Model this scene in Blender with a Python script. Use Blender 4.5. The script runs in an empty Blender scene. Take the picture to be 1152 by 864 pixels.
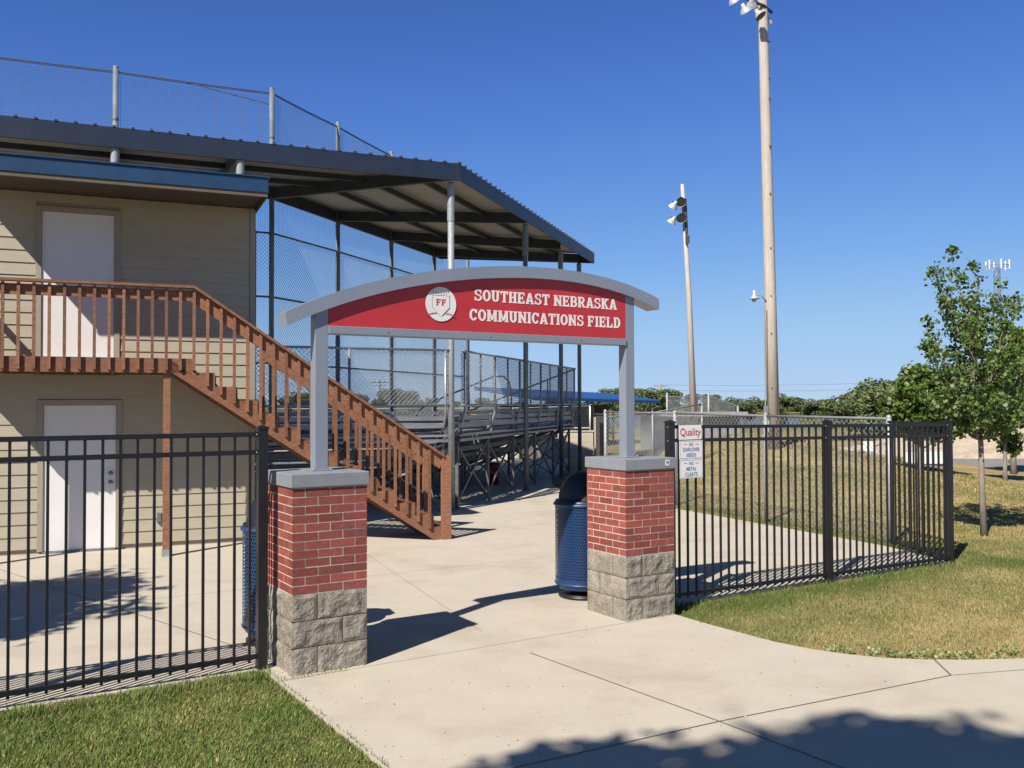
import bpy, math, random
import numpy as np
from mathutils import Vector, Matrix, noise as mnoise

random.seed(7)
RNG = np.random.default_rng(7)
R = math.radians
SC = bpy.context.scene
COL = SC.collection

# ------------------------------------------------------------------ camera
cam_d = bpy.data.cameras.new("camera")
cam = bpy.data.objects.new("camera", cam_d)
COL.objects.link(cam)
cam_d.sensor_width = 36.0
cam_d.lens = 32.375
cam_d.clip_start = 0.05
cam_d.clip_end = 3000
cam.matrix_world = (Matrix.Translation((0, 0, 2.062))
                    @ Matrix.Rotation(math.pi / 2 + 0.0216, 4, 'X')
                    @ Matrix.Rotation(-0.0031, 4, 'Z'))
SC.camera = cam

# ------------------------------------------------------------------ sky, sun, exposure
SUN_FROM = Vector((-0.535, -0.872, 1.0)).normalized()
world = bpy.data.worlds.new("World")
SC.world = world
world.use_nodes = True
wn = world.node_tree.nodes
bg = wn["Background"]
sky = wn.new("ShaderNodeTexSky")
sky.sky_type = 'NISHITA'
sky.sun_disc = False
sky.sun_elevation = math.asin(SUN_FROM.z)
sky.sun_rotation = math.atan2(SUN_FROM.x, SUN_FROM.y)
sky.altitude = 100
sky.air_density = 0.7
sky.dust_density = 0.0
sky.ozone_density = 6.0
# the clear deep blue of the day: a per channel response curve on the sky's radiance
sc1 = wn.new("ShaderNodeVectorMath"); sc1.operation = 'SCALE'; sc1.inputs[3].default_value = 0.1
crv = wn.new("ShaderNodeRGBCurve")
K_SKY = 0.757
for ci, pts in enumerate((((0,0),(.045,.022),(.076,.050),(.175,.147),(.312,.262),(.594,.345),(1,.42)),
                          ((0,0),(.10,.072),(.151,.132),(.337,.314),(.551,.445),(.849,.505),(1,.53)),
                          ((0,0),(.22,.15),(.300,.350),(.327,.419),(.644,.650),(.881,.700),(1,.715)))):
    c = crv.mapping.curves[ci]
    c.points[0].location = (0, 0); c.points[1].location = (pts[-1][0], pts[-1][1]*K_SKY)
    for p in pts[1:-1]: c.points.new(p[0], p[1]*K_SKY)
crv.mapping.extend = 'HORIZONTAL'; crv.mapping.update()
sc2 = wn.new("ShaderNodeVectorMath"); sc2.operation = 'SCALE'; sc2.inputs[3].default_value = 10.0
wl = world.node_tree.links
wl.new(sky.outputs[0], sc1.inputs[0]); wl.new(sc1.outputs[0], crv.inputs["Color"]); wl.new(crv.outputs[0], sc2.inputs[0]); wl.new(sc2.outputs[0], bg.inputs[0])
bg.inputs[1].default_value = 0.1

sun_d = bpy.data.lights.new("sun", 'SUN')
sun_d.energy = 5.0
sun_d.angle = R(0.53)
sun_d.color = (1.0, 0.93, 0.82)
sun = bpy.data.objects.new("sun", sun_d)
sun.rotation_euler = SUN_FROM.to_track_quat('Z', 'Y').to_euler()
sun.location = (-20, -30, 40)
COL.objects.link(sun)

SC.view_settings.view_transform = 'Standard'
SC.view_settings.look = 'None'
SC.view_settings.gamma = 1
SC.view_settings.use_curve_mapping = False
SC.view_settings.exposure = 0.7

# ------------------------------------------------------------------ frames
GA = 0.5605
GO = np.array([-1.6746, 7.0284])            # front corner of the nearer brick pillar
GAv = np.array([math.cos(GA), math.sin(GA)]); GBv = np.array([-math.sin(GA), math.cos(GA)])
FA = 0.4033
FO = np.array([-6.5292, 12.8446])           # press box: lower left corner of its ground door
FU = np.array([math.cos(FA), math.sin(FA)]); FV = np.array([-math.sin(FA), math.cos(FA)])
def gw(a, b): p = GO + GAv * a + GBv * b; return (float(p[0]), float(p[1]))
def fw(a, b): p = FO + FU * a + FV * b; return (float(p[0]), float(p[1]))

# ------------------------------------------------------------------ helpers
class MB:
    def __init__(s): s.v = []; s.f = []; s.c = []
    def add(s, vs, fs):
        n = len(s.v); s.v += [tuple(map(float, v)) for v in vs]; s.f += [tuple(i + n for i in f) for f in fs]
    def box(s, x0, y0, z0, x1, y1, z1):
        s.add([(x0,y0,z0),(x1,y0,z0),(x1,y1,z0),(x0,y1,z0),(x0,y0,z1),(x1,y0,z1),(x1,y1,z1),(x0,y1,z1)],
              [(3,2,1,0),(4,5,6,7),(0,1,5,4),(1,2,6,5),(2,3,7,6),(3,0,4,7)])
    def beam(s, p0, p1, w, h, up=(0,0,1)):
        p0 = Vector(p0); p1 = Vector(p1); d = (p1 - p0).normalized(); up = Vector(up)
        x = d.cross(up)
        if x.length < 1e-4: x = d.cross(Vector((1,0,0)))
        x.normalize(); y = x.cross(d)
        vs = [p + x * a * w / 2 + y * b * h / 2 for p in (p0, p1) for a, b in ((-1,-1),(1,-1),(1,1),(-1,1))]
        s.add(vs, [(0,1,2,3),(7,6,5,4),(0,4,5,1),(1,5,6,2),(2,6,7,3),(3,7,4,0)])
    def tube(s, pts, r, n=8, caps=True):
        pts = [Vector(p) for p in pts]; m = len(pts)
        rr = r if isinstance(r, (list, tuple)) else [r] * m
        vs = []; prev = None
        for i, p in enumerate(pts):
            d = (pts[min(i+1, m-1)] - pts[max(i-1, 0)]).normalized()
            if prev is None:
                a = Vector((1,0,0)) if abs(d.x) < .8 else Vector((0,1,0))
                x = d.cross(a).normalized()
            else:
                x = (prev - d * prev.dot(d)).normalized()
            prev = x; y = d.cross(x)
            for k in range(n):
                t = 2 * math.pi * k / n
                vs.append(p + (x * math.cos(t) + y * math.sin(t)) * rr[i])
        fs = []
        for i in range(m - 1):
            for k in range(n):
                fs.append((i*n+k, i*n+(k+1)%n, (i+1)*n+(k+1)%n, (i+1)*n+k))
        if caps:
            fs.append(tuple(reversed(range(n)))); fs.append(tuple((m-1)*n+k for k in range(n)))
        s.add(vs, fs)
    def lathe(s, prof, n=24, cx=0, cy=0):
        vs = []; fs = []
        for r, z in prof:
            for k in range(n):
                t = 2*math.pi*k/n; vs.append((cx + r*math.cos(t), cy + r*math.sin(t), z))
        for i in range(len(prof)-1):
            for k in range(n):
                fs.append((i*n+k, i*n+(k+1)%n, (i+1)*n+(k+1)%n, (i+1)*n+k))
        s.add(vs, fs)
    def prism(s, poly, z0, z1):
        n = len(poly)
        s.add([(x,y,z0) for x,y in poly] + [(x,y,z1) for x,y in poly],
              [tuple(reversed(range(n))), tuple(range(n, 2*n))] + [(i,(i+1)%n,n+(i+1)%n,n+i) for i in range(n)])
    def wire(s, p0, p1, r):
        p0 = Vector(p0); p1 = Vector(p1); d = (p1-p0).normalized()
        a = Vector((0,0,1)) if abs(d.z) < .9 else Vector((1,0,0))
        x = d.cross(a).normalized(); y = d.cross(x)
        vs = []
        for p in (p0, p1):
            for k in range(3):
                t = 2*math.pi*k/3; vs.append(p + (x*math.cos(t)+y*math.sin(t))*r)
        s.add(vs, [(0,1,4,3),(1,2,5,4),(2,0,3,5)])

def _link(o, parent):
    COL.objects.link(o)
    if parent is not None: o.parent = parent
    return o
def mesh(name, mb, mat, parent=None, smooth=False, bevel=0):
    me = bpy.data.meshes.new(name)
    me.from_pydata(mb.v, [], mb.f); me.update()
    if mat: me.materials.append(mat)
    if smooth:
        me.polygons.foreach_set("use_smooth", [True]*len(me.polygons))
    o = bpy.data.objects.new(name, me)
    _link(o, parent)
    if bevel:
        m = o.modifiers.new("bevel", 'BEVEL'); m.width = bevel; m.segments = 2; m.limit_method = 'ANGLE'
    return o
def tag(o, label=None, cat=None, group=None, kind=None):
    if label: o["label"] = label
    if cat: o["category"] = cat
    if group: o["group"] = group
    if kind: o["kind"] = kind
    return o
def thing(name, label, cat, loc=(0,0,0), rz=0, group=None):
    o = bpy.data.objects.new(name, None); COL.objects.link(o)
    o.empty_display_size = .2
    o.location = loc; o.rotation_euler = (0,0,rz)
    return tag(o, label, cat, group)
def facecols(o, cols, name="tint"):
    at = o.data.attributes.new(name, 'FLOAT_COLOR', 'FACE')
    at.data.foreach_set("color", np.asarray(cols, dtype=np.float32).ravel())

# ------------------------------------------------------------------ materials
def nodes(name):
    m = bpy.data.materials.new(name); m.use_nodes = True
    nt = m.node_tree; return m, nt, nt.nodes["Principled BSDF"]
def mk(name, c1, c2=None, rough=.6, metal=0, scale=6, detail=6, bump=0, bscale=60, stretch=(1,1,1), spec=.5, attr=None, fine=0.0, trans=0, contrast=(.35,.65), c3=None, s3=.6, c3r=(.5,.7)):
    m, nt, b = nodes(name); N = nt.nodes; Lk = nt.links
    tc = N.new("ShaderNodeTexCoord"); mp = N.new("ShaderNodeMapping"); mp.inputs["Scale"].default_value = stretch
    Lk.new(tc.outputs["Object"], mp.inputs[0])
    b.inputs["Roughness"].default_value = rough; b.inputs["Metallic"].default_value = metal
    b.inputs["Specular IOR Level"].default_value = spec
    if c2 is None: c2 = tuple(x*.82 for x in c1)
    c1 = tuple(x*.87 for x in c1); c2 = tuple(x*.87 for x in c2)
    if c3: c3 = tuple(x*.87 for x in c3)
    nz = N.new("ShaderNodeTexNoise"); nz.inputs["Scale"].default_value = scale; nz.inputs["Detail"].default_value = detail
    Lk.new(mp.outputs[0], nz.inputs["Vector"])
    rp = N.new("ShaderNodeValToRGB"); rp.color_ramp.elements[0].position = contrast[0]; rp.color_ramp.elements[1].position = contrast[1]
    rp.color_ramp.elements[0].color = (*c2, 1); rp.color_ramp.elements[1].color = (*c1, 1)
    Lk.new(nz.outputs["Fac"], rp.inputs[0]); out = rp.outputs[0]
    if c3:
        n3 = N.new("ShaderNodeTexNoise"); n3.inputs["Scale"].default_value = s3; n3.inputs["Detail"].default_value = 8; n3.inputs["Roughness"].default_value = .65
        Lk.new(tc.outputs["Object"], n3.inputs["Vector"])
        r3 = N.new("ShaderNodeValToRGB"); r3.color_ramp.elements[0].position = c3r[0]; r3.color_ramp.elements[1].position = c3r[1]
        mx = N.new("ShaderNodeMix"); mx.data_type = 'RGBA'
        Lk.new(n3.outputs["Fac"], r3.inputs[0]); Lk.new(r3.outputs[0], mx.inputs[0]); Lk.new(out, mx.inputs[6]); mx.inputs[7].default_value = (*c3, 1)
        out = mx.outputs[2]
    if fine:
        nf = N.new("ShaderNodeTexNoise"); nf.inputs["Scale"].default_value = bscale; nf.inputs["Detail"].default_value = 3
        Lk.new(mp.outputs[0], nf.inputs["Vector"])
        mr = N.new("ShaderNodeMapRange"); mr.inputs[1].default_value=.3; mr.inputs[2].default_value=.7; mr.inputs[3].default_value = 1-fine; mr.inputs[4].default_value = 1+fine
        Lk.new(nf.outputs["Fac"], mr.inputs[0])
        ml = N.new("ShaderNodeMix"); ml.data_type='RGBA'; ml.blend_type='MULTIPLY'; ml.inputs[0].default_value = 1
        Lk.new(out, ml.inputs[6]); Lk.new(mr.outputs[0], ml.inputs[7]); out = ml.outputs[2]
    if attr:
        at = N.new("ShaderNodeAttribute"); at.attribute_name = attr
        ml = N.new("ShaderNodeMix"); ml.data_type='RGBA'; ml.blend_type='MULTIPLY'; ml.inputs[0].default_value = 1
        Lk.new(out, ml.inputs[6]); Lk.new(at.outputs["Color"], ml.inputs[7]); out = ml.outputs[2]
    Lk.new(out, b.inputs["Base Color"])
    if bump:
        nb = N.new("ShaderNodeTexNoise"); nb.inputs["Scale"].default_value = bscale; nb.inputs["Detail"].default_value = 6
        Lk.new(mp.outputs[0], nb.inputs["Vector"])
        bp = N.new("ShaderNodeBump"); bp.inputs["Strength"].default_value = bump; bp.inputs["Distance"].default_value = .01
        Lk.new(nb.outputs["Fac"], bp.inputs["Height"]); Lk.new(bp.outputs[0], b.inputs["Normal"])
    if trans:
        out_n = N["Material Output"]
        tl = N.new("ShaderNodeBsdfTranslucent"); Lk.new(out, tl.inputs["Color"])
        mxs = N.new("ShaderNodeMixShader"); mxs.inputs[0].default_value = trans
        Lk.new(b.outputs[0], mxs.inputs[1]); Lk.new(tl.outputs[0], mxs.inputs[2]); Lk.new(mxs.outputs[0], out_n.inputs[0])
    return m

M = {}
M['concrete'] = mk('concrete_slab_mat', (.505,.455,.378), (.465,.416,.342), rough=.9, scale=2.4, detail=12, bump=.35, bscale=110, fine=.09, c3=(.35,.29,.225), s3=.8, c3r=(.50,.85), spec=.25, contrast=(.28,.72))
M['joint'] = mk('joint_mat', (.17,.145,.12), rough=.95)
M['brick'] = mk('brick_mat', (.32,.085,.062), (.25,.063,.050), rough=.85, scale=22, bump=.5, bscale=180, fine=.15, attr='tint', spec=.3)
M['mortar'] = mk('mortar_mat', (.60,.54,.46), (.50,.45,.38), rough=.95, scale=30, bump=.3, bscale=200, spec=.2)
M['block'] = mk('split_block_mat', (.31,.28,.235), (.225,.20,.165), rough=.95, scale=9, detail=9, bump=1.0, bscale=55, fine=.22, attr='tint', spec=.2)
M['blockjoint'] = mk('block_joint_mat', (.50,.45,.38), (.40,.36,.30), rough=.95, scale=20, spec=.2)
M['cap'] = mk('cap_mat', (.235,.25,.275), (.21,.225,.25), rough=.7, scale=8, bump=.15, bscale=120, fine=.06)
M['grey_paint'] = mk('grey_paint_mat', (.285,.315,.37), (.265,.295,.35), rough=.38, scale=3, fine=.03, metal=.25)
M['red'] = mk('red_panel_mat', (.52,.035,.038), (.48,.03,.035), rough=.42, scale=2)
M['white'] = mk('white_vinyl_mat', (.80,.79,.77), (.76,.75,.73), rough=.5, scale=4)
M['black_line'] = mk('dark_line_mat', (.04,.04,.05), rough=.5)
M['red_ink'] = mk('red_ink_mat', (.55,.04,.04), rough=.5)
M['blue_ink'] = mk('blue_ink_mat', (.05,.12,.36), rough=.5)
M['black_metal'] = mk('black_fence_mat', (.014,.014,.016), (.010,.010,.012), rough=.38, scale=8)
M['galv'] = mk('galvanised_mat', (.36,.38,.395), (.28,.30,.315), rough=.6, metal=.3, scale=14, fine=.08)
M['galv_dark'] = mk('dark_and_shaded_galv_mat', (.22,.25,.27), (.14,.16,.175), rough=.6, metal=.25, scale=10, stretch=(1,1,.3))  # darker galvanised steel; also carries canopy shade as colour on columns and poles
M['rail_grey'] = mk('dull_rail_mat', (.20,.21,.22), (.16,.17,.18), rough=.7, metal=.1)
M['wire'] = mk('fence_wire_mat', (.36,.38,.39), (.28,.30,.31), rough=.5, metal=.3)
M['net'] = mk('net_cord_mat', (.10,.13,.18), (.08,.10,.15), rough=.8)
M['netwire'] = mk('backstop_wire_mat', (.26,.29,.32), (.2,.22,.25), rough=.6, metal=.2)
M['alum'] = mk('bleacher_aluminium_mat', (.40,.41,.42), (.27,.28,.29), rough=.42, metal=.5, scale=5, stretch=(.3,3,3), fine=.1)
M['alum_dark'] = mk('bleacher_frame_mat', (.20,.21,.22), (.14,.15,.16), rough=.5, metal=.4, scale=7)
M['siding'] = mk('siding_mat', (.42,.375,.285), (.385,.345,.26), rough=.7, scale=3, bump=.12, bscale=40, stretch=(1,1,4), fine=.03)
M['trim'] = mk('trim_mat', (.35,.31,.235), (.32,.28,.215), rough=.7, scale=3)
M['soffit'] = mk('soffit_mat', (.075,.060,.045), (.060,.048,.036), rough=.8, scale=3)  # eave shade put into the colour, matched to the shaded wall
M['drip'] = mk('drip_board_mat', (.13,.10,.075), rough=.8)
M['door'] = mk('door_mat', (.76,.745,.735), (.73,.715,.705), rough=.5, scale=2, fine=.02)
M['handle'] = mk('door_handle_mat', (.35,.33,.30), rough=.3, metal=.9)
M['blue_metal'] = mk('blue_roof_mat', (.012,.055,.135), (.009,.044,.11), rough=.45, metal=.1, scale=4, fine=.08)
M['canopy_fascia'] = mk('canopy_fascia_mat', (.022,.034,.062), (.018,.028,.052), rough=.45, metal=.2, scale=3)
M['canopy_beam'] = mk('canopy_beam_mat', (.030,.036,.050), (.024,.030,.042), rough=.6, scale=5)
M['roof_sheet'] = mk('roof_sheet_mat', (.42,.41,.385), (.36,.35,.33), rough=.7, scale=2, stretch=(1,1,1), fine=.05)
M['roof_top'] = mk('roof_top_mat', (.06,.055,.06), (.04,.04,.045), rough=.6, scale=5, stretch=(1,1,1))
M['wood'] = mk('stained_wood_mat', (.285,.135,.078), (.19,.086,.05), rough=.75, scale=7, detail=8, stretch=(1.5,6,6), bump=.35, bscale=30, fine=.14, attr='tint', spec=.3)
M['bark'] = mk('bark_mat', (.30,.26,.22), (.19,.165,.14), rough=.95, scale=14, stretch=(1,1,.3), bump=.7, bscale=40)
M['pale_pole'] = mk('wood_pole_mat', (.50,.45,.395), (.42,.37,.32), rough=.9, scale=5, stretch=(4,4,.25), bump=.4, bscale=25, fine=.12, c3=(.38,.30,.245), s3=1.6, c3r=(.58,.75))
M['lamp_metal'] = mk('lamp_shell_mat', (.52,.53,.54), rough=.45, metal=.2)
M['lamp_dark'] = mk('lamp_inside_mat', (.05,.05,.055), rough=.5)
M['dark_plastic'] = mk('dark_plastic_mat', (.014,.014,.017), rough=.42, scale=10)
M['dark_brown'] = mk('dark_box_mat', (.075,.065,.065), rough=.8)
M['asphalt'] = mk('road_mat', (.24,.225,.205), (.19,.18,.165), rough=.95, scale=2, detail=9, fine=.1, bscale=50, bump=.2)
M['kerb'] = mk('kerb_mat', (.5,.45,.38), rough=.9)
M['dirt'] = mk('dirt_mat', (.50,.41,.31), (.40,.32,.24), rough=1, scale=2.5, detail=10, bump=1, bscale=6, fine=.15)
M['wallconc'] = mk('block_wall_mat', (.50,.44,.36), (.42,.37,.30), rough=.95, scale=2, detail=8, fine=.08)
M['shed'] = mk('shed_metal_mat', (.34,.36,.38), (.28,.30,.32), rough=.55, metal=.2, scale=3)
M['yellow'] = mk('yellow_cap_mat', (.75,.50,.05), rough=.6)
M['bluepaint'] = mk('blue_paint_mat', (.014,.055,.155), (.011,.048,.135), rough=.4)
M['dugout_roof'] = mk('dugout_roof_mat', (.015,.085,.26), (.012,.07,.22), rough=.5)
M['redplastic'] = mk('red_plastic_mat', (.35,.02,.02), rough=.45)
M['leaf'] = mk('maple_leaf_mat', (.115,.195,.040), (.080,.145,.030), rough=.45, scale=1.5, trans=.3, attr='tint', spec=.35)
M['leaf_far'] = mk('far_leaf_mat', (.16,.215,.09), (.12,.17,.072), rough=.7, scale=.25, trans=.2, attr='tint', spec=.2)  # distance haze put into the colour, paler and bluer than near leaves
M['blade'] = mk('grass_blade_mat', (1,1,1), (.85,.85,.85), rough=.6, scale=1.2, trans=.25, attr='tint', spec=.25)
M['ground'] = mk('turf_mat', (1,1,1), (.72,.70,.66), rough=1, scale=1.1, detail=12, bump=.8, bscale=35, fine=.25, attr='tint', spec=.1)
M['cable'] = mk('cable_mat', (.10,.10,.10), rough=.6)

# perforated steel of the bins: round holes right through the sheet
def perforated():
    m, nt, b = nodes('perforated_blue_mat'); N = nt.nodes; Lk = nt.links
    b.inputs["Base Color"].default_value = (.010,.040,.118,1); b.inputs["Roughness"].default_value = .35
    tc = N.new("ShaderNodeTexCoord"); sp = N.new("ShaderNodeSeparateXYZ"); Lk.new(tc.outputs["Object"], sp.inputs[0])
    def mt(op, a, b2=None):
        n = N.new("ShaderNodeMath"); n.operation = op
        for i, q in enumerate((a, b2)):
            if q is None: continue
            if isinstance(q, (int, float)): n.inputs[i].default_value = q
            else: Lk.new(q, n.inputs[i])
        return n.outputs[0]
    ang = mt('ARCTAN2', sp.outputs[1], sp.outputs[0])
    uu = mt('MULTIPLY', ang, 66 / (2*math.pi)); vv = mt('MULTIPLY', sp.outputs[2], 1/.030)
    row = mt('FLOOR', vv); odd = mt('MULTIPLY', mt('MODULO', row, 2.0), .5)
    u2 = mt('SUBTRACT', mt('FRACT', mt('ADD', mt('ADD', uu, odd), 200.0)), .5); v2 = mt('SUBTRACT', mt('FRACT', vv), .5)
    d = mt('SQRT', mt('ADD', mt('MULTIPLY', u2, u2), mt('MULTIPLY', v2, v2)))
    hole = mt('LESS_THAN', d, .31)
    band = mt('MULTIPLY', mt('GREATER_THAN', sp.outputs[2], .20), mt('LESS_THAN', sp.outputs[2], .95))
    fac = mt('MULTIPLY', hole, band)
    tr = N.new("ShaderNodeBsdfTransparent"); mx = N.new("ShaderNodeMixShader")
    Lk.new(fac, mx.inputs[0]); Lk.new(b.outputs[0], mx.inputs[1]); Lk.new(tr.outputs[0], mx.inputs[2])
    Lk.new(mx.outputs[0], N["Material Output"].inputs[0])
    return m
M['perf'] = perforated()

# ------------------------------------------------------------------ ground levels and outlines
def mound_h(x, y):
    return 1.0*np.exp(-.5*((x-8.2)/2.4)**2 - .5*((y-31.5)/4.6)**2) + .25*np.exp(-.5*((x-7.5)/3.2)**2-.5*((y-23.5)/3.5)**2)
def in_poly(x, y, poly):
    x = np.asarray(x); y = np.asarray(y); c = np.zeros(x.shape, bool); n = len(poly); j = n-1
    for i in range(n):
        xi, yi = poly[i]; xj, yj = poly[j]
        t = ((yi > y) != (yj > y)) & (x < (xj-xi)*(y-yi)/(yj-yi+1e-12)+xi)
        c ^= t; j = i
    return c
CH0 = (5.60, 13.70); CH1 = (3.28, 18.55); CH2 = (2.13, 21.05)      # chain link fence line
PLAZA = [gw(-14,.30), gw(-.12,.30), gw(-.12,-.06), gw(3.84,-.02), gw(3.85,.37), gw(8.86,.37), (5.36,13.35), (3.05,18.45), (1.86,21.1), (3.05,34.6), (-34,34.6), (-34,2)]
APRON = [gw(-.12,-.07), gw(-.12,-1.07), gw(-.14,-9), gw(14,-9), gw(14,-3.6), gw(7.2,-3.12), gw(5.9,-2.92), gw(5.13,-2.70), gw(4.75,-2.50), gw(4.45,-2.30), gw(4.22,-2.10), gw(4.05,-1.85), gw(3.93,-1.58), gw(3.86,-1.26), gw(3.83,-.52), gw(3.84,-.03)]
ROAD = [(12.0,-30),(11.9,21.4),(12.0,25.2),(12.7,31.5),(12.9,37.5),(13.4,40),(80,44),(80,-30)]
def hard(x, y):
    return in_poly(x,y,PLAZA) | in_poly(x,y,APRON) | in_poly(x,y,ROAD)

# one sheet of turf out to the horizon
xs = np.concatenate([np.linspace(-900,-60,12)[:-1], np.linspace(-60,-14,24)[:-1], np.linspace(-14,26,161)[:-1], np.linspace(26,80,28)[:-1], np.linspace(80,900,12)])
ys = np.concatenate([np.linspace(-200,-10,10)[:-1], np.linspace(-10,48,233)[:-1], np.linspace(48,120,37)[:-1], np.linspace(120,1800,14)])
X, Y = np.meshgrid(xs, ys); Z = -.035 + mound_h(X, Y)
Z -= .004*np.clip(Y-60,0,400)*0
nx, ny = len(xs), len(ys)
mb = MB(); mb.v = list(zip(X.ravel().tolist(), Y.ravel().tolist(), Z.ravel().tolist()))
mb.f = [(j*nx+i, j*nx+i+1, (j+1)*nx+i+1, (j+1)*nx+i) for j in range(ny-1) for i in range(nx-1)]
ground = mesh('ground', mb, M['ground'], smooth=True); tag(ground, kind='structure')
def turf_colour(x, y):
    """base colour of the turf: 0 = fresh green .. 1 = dry straw"""
    n = np.array([mnoise.noise(Vector((a*.35, b*.35, 3.0))) for a, b in zip(x, y)])
    n2 = np.array([mnoise.noise(Vector((a*1.6, b*1.6, 9.0))) for a, b in zip(x, y)])
    g = (x - GO[0])*GBv[0] + (y - GO[1])*GBv[1]
    a = (x - GO[0])*GAv[0] + (y - GO[1])*GAv[1]
    dry = .47 + .38*n + .32*n2
    left = a < 1
    dry = np.where(left, .20 + .32*n + .35*n2 + np.clip((-1.2-g)*.22,0,.35), dry)
    near_edge = np.exp(-np.clip(-(g-.1),0,9)/.35)
    dry = np.where(~left & (g < .3), dry + .12*np.clip(a-5,0,4)/2 - .55*near_edge, dry)
    cl = np.abs((x-CH0[0])*.897 + (y-CH0[1])*.441)
    dry = np.where(~left & (cl < .5), dry-.45, dry)
    dry = np.where((y > 14) & (x > 2), dry + .30, dry)
    return np.clip(dry, 0, 1)
GREEN = np.array([.13,.155,.045]); STRAW = np.array([.46,.345,.17])
dr = turf_colour(X.ravel(), Y.ravel())
colr = GREEN[None]*(1-dr[:,None]) + STRAW[None]*dr[:,None]
far = np.clip((Y.ravel()-45)/40,0,1)[:,None]
colr = colr*(1-far) + np.array([.13,.15,.05])[None]*far
at = ground.data.attributes.new("tint", 'FLOAT_COLOR', 'POINT')
at.data.foreach_set("color", np.concatenate([colr*.95, np.ones((len(colr),1))],1).astype(np.float32).ravel())

def slab(name, poly, z0, z1, mat):
    mb = MB(); mb.prism(poly, z0, z1); o = mesh(name, mb, mat); tag(o, kind='structure'); return o
slab('concrete_plaza', PLAZA, -.12, 0, M['concrete'])
slab('entrance_path', APRON[:1]+APRON[1:], -.12, -.001, M['concrete'])
slab('road', ROAD, -.15, -.02, M['asphalt'])
mb = MB()
kp = [(11.9,-30),(11.8,21.4),(11.9,25.2),(12.6,31.5),(12.8,37.5)]
for p, q in zip(kp, kp[1:]): mb.beam((p[0],p[1],.0),(q[0],q[1],.0),.16,.10)
tag(mesh('kerb', mb, M['kerb']), kind='structure')
# tooled joints of the slabs
mb = MB()
def jt(p, q, w=.010, z=.0035):
    p = Vector((p[0],p[1],0)); q = Vector((q[0],q[1],0)); d = (q-p).normalized(); n = Vector((-d.y,d.x,0))*w/2
    mb.add([(*(p-n).xy,z),(*(q-n).xy,z),(*(q+n).xy,z),(*(p+n).xy,z)], [(0,1,2,3)])
jt(gw(1.88,-.42), gw(2.01,-2.46), .009); jt(gw(2.01,-2.46), gw(2.15,-6), .010)
jt(gw(-.13,-2.36), gw(2.01,-2.46), .009); jt(gw(2.01,-2.46), gw(4.21,-2.67), .008)
jt(gw(4.21,-2.67), gw(4.51,-2.33), .013); jt(gw(4.21,-2.67), gw(8.2,-4.1), .006)
jt(gw(-1.9,7.5), gw(.1,.32), .010)
jt(gw(1.9,.4), gw(3.2,7.5), .004); jt(gw(-6,3.6), gw(7.4,3.4), .005)
tag(mesh('slab_joints', mb, M['joint']), kind='structure')

# grit and a few dry leaves lying on the slabs
rq = random.Random(4)
for nm,lab,cnt_,mt0 in (('gravel_grit','loose grit scattered over the concrete path',260,'joint'),('dry_leaves','dry leaf crumbs scattered over the concrete path',70,'dirt')):
    mb = MB()
    for _ in range(cnt_):
        a_ = rq.uniform(-.05,3.8) if rq.random()<.8 else rq.choice((rq.gauss(.0,.05),rq.gauss(3.75,.08))); b_ = rq.uniform(-2.6,4.5); x_,y_ = gw(a_,b_); s_ = rq.uniform(.003,.008)*(1.6 if nm=='dry_leaves' else 1)
        a0_ = rq.uniform(0,6.28); n_=5
        mb.add([(x_+s_*math.cos(a0_+k*1.256)*rq.uniform(.6,1.2),y_+s_*math.sin(a0_+k*1.256)*rq.uniform(.6,1.2),.001) for k in range(n_)]+[(x_,y_,.001+s_*.7)],[(k,(k+1)%n_,n_) for k in range(n_)])
    o = mesh(nm, mb, M[mt0]); tag(o, lab, 'litter' if nm=='dry_leaves' else 'grit', kind='stuff')

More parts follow.
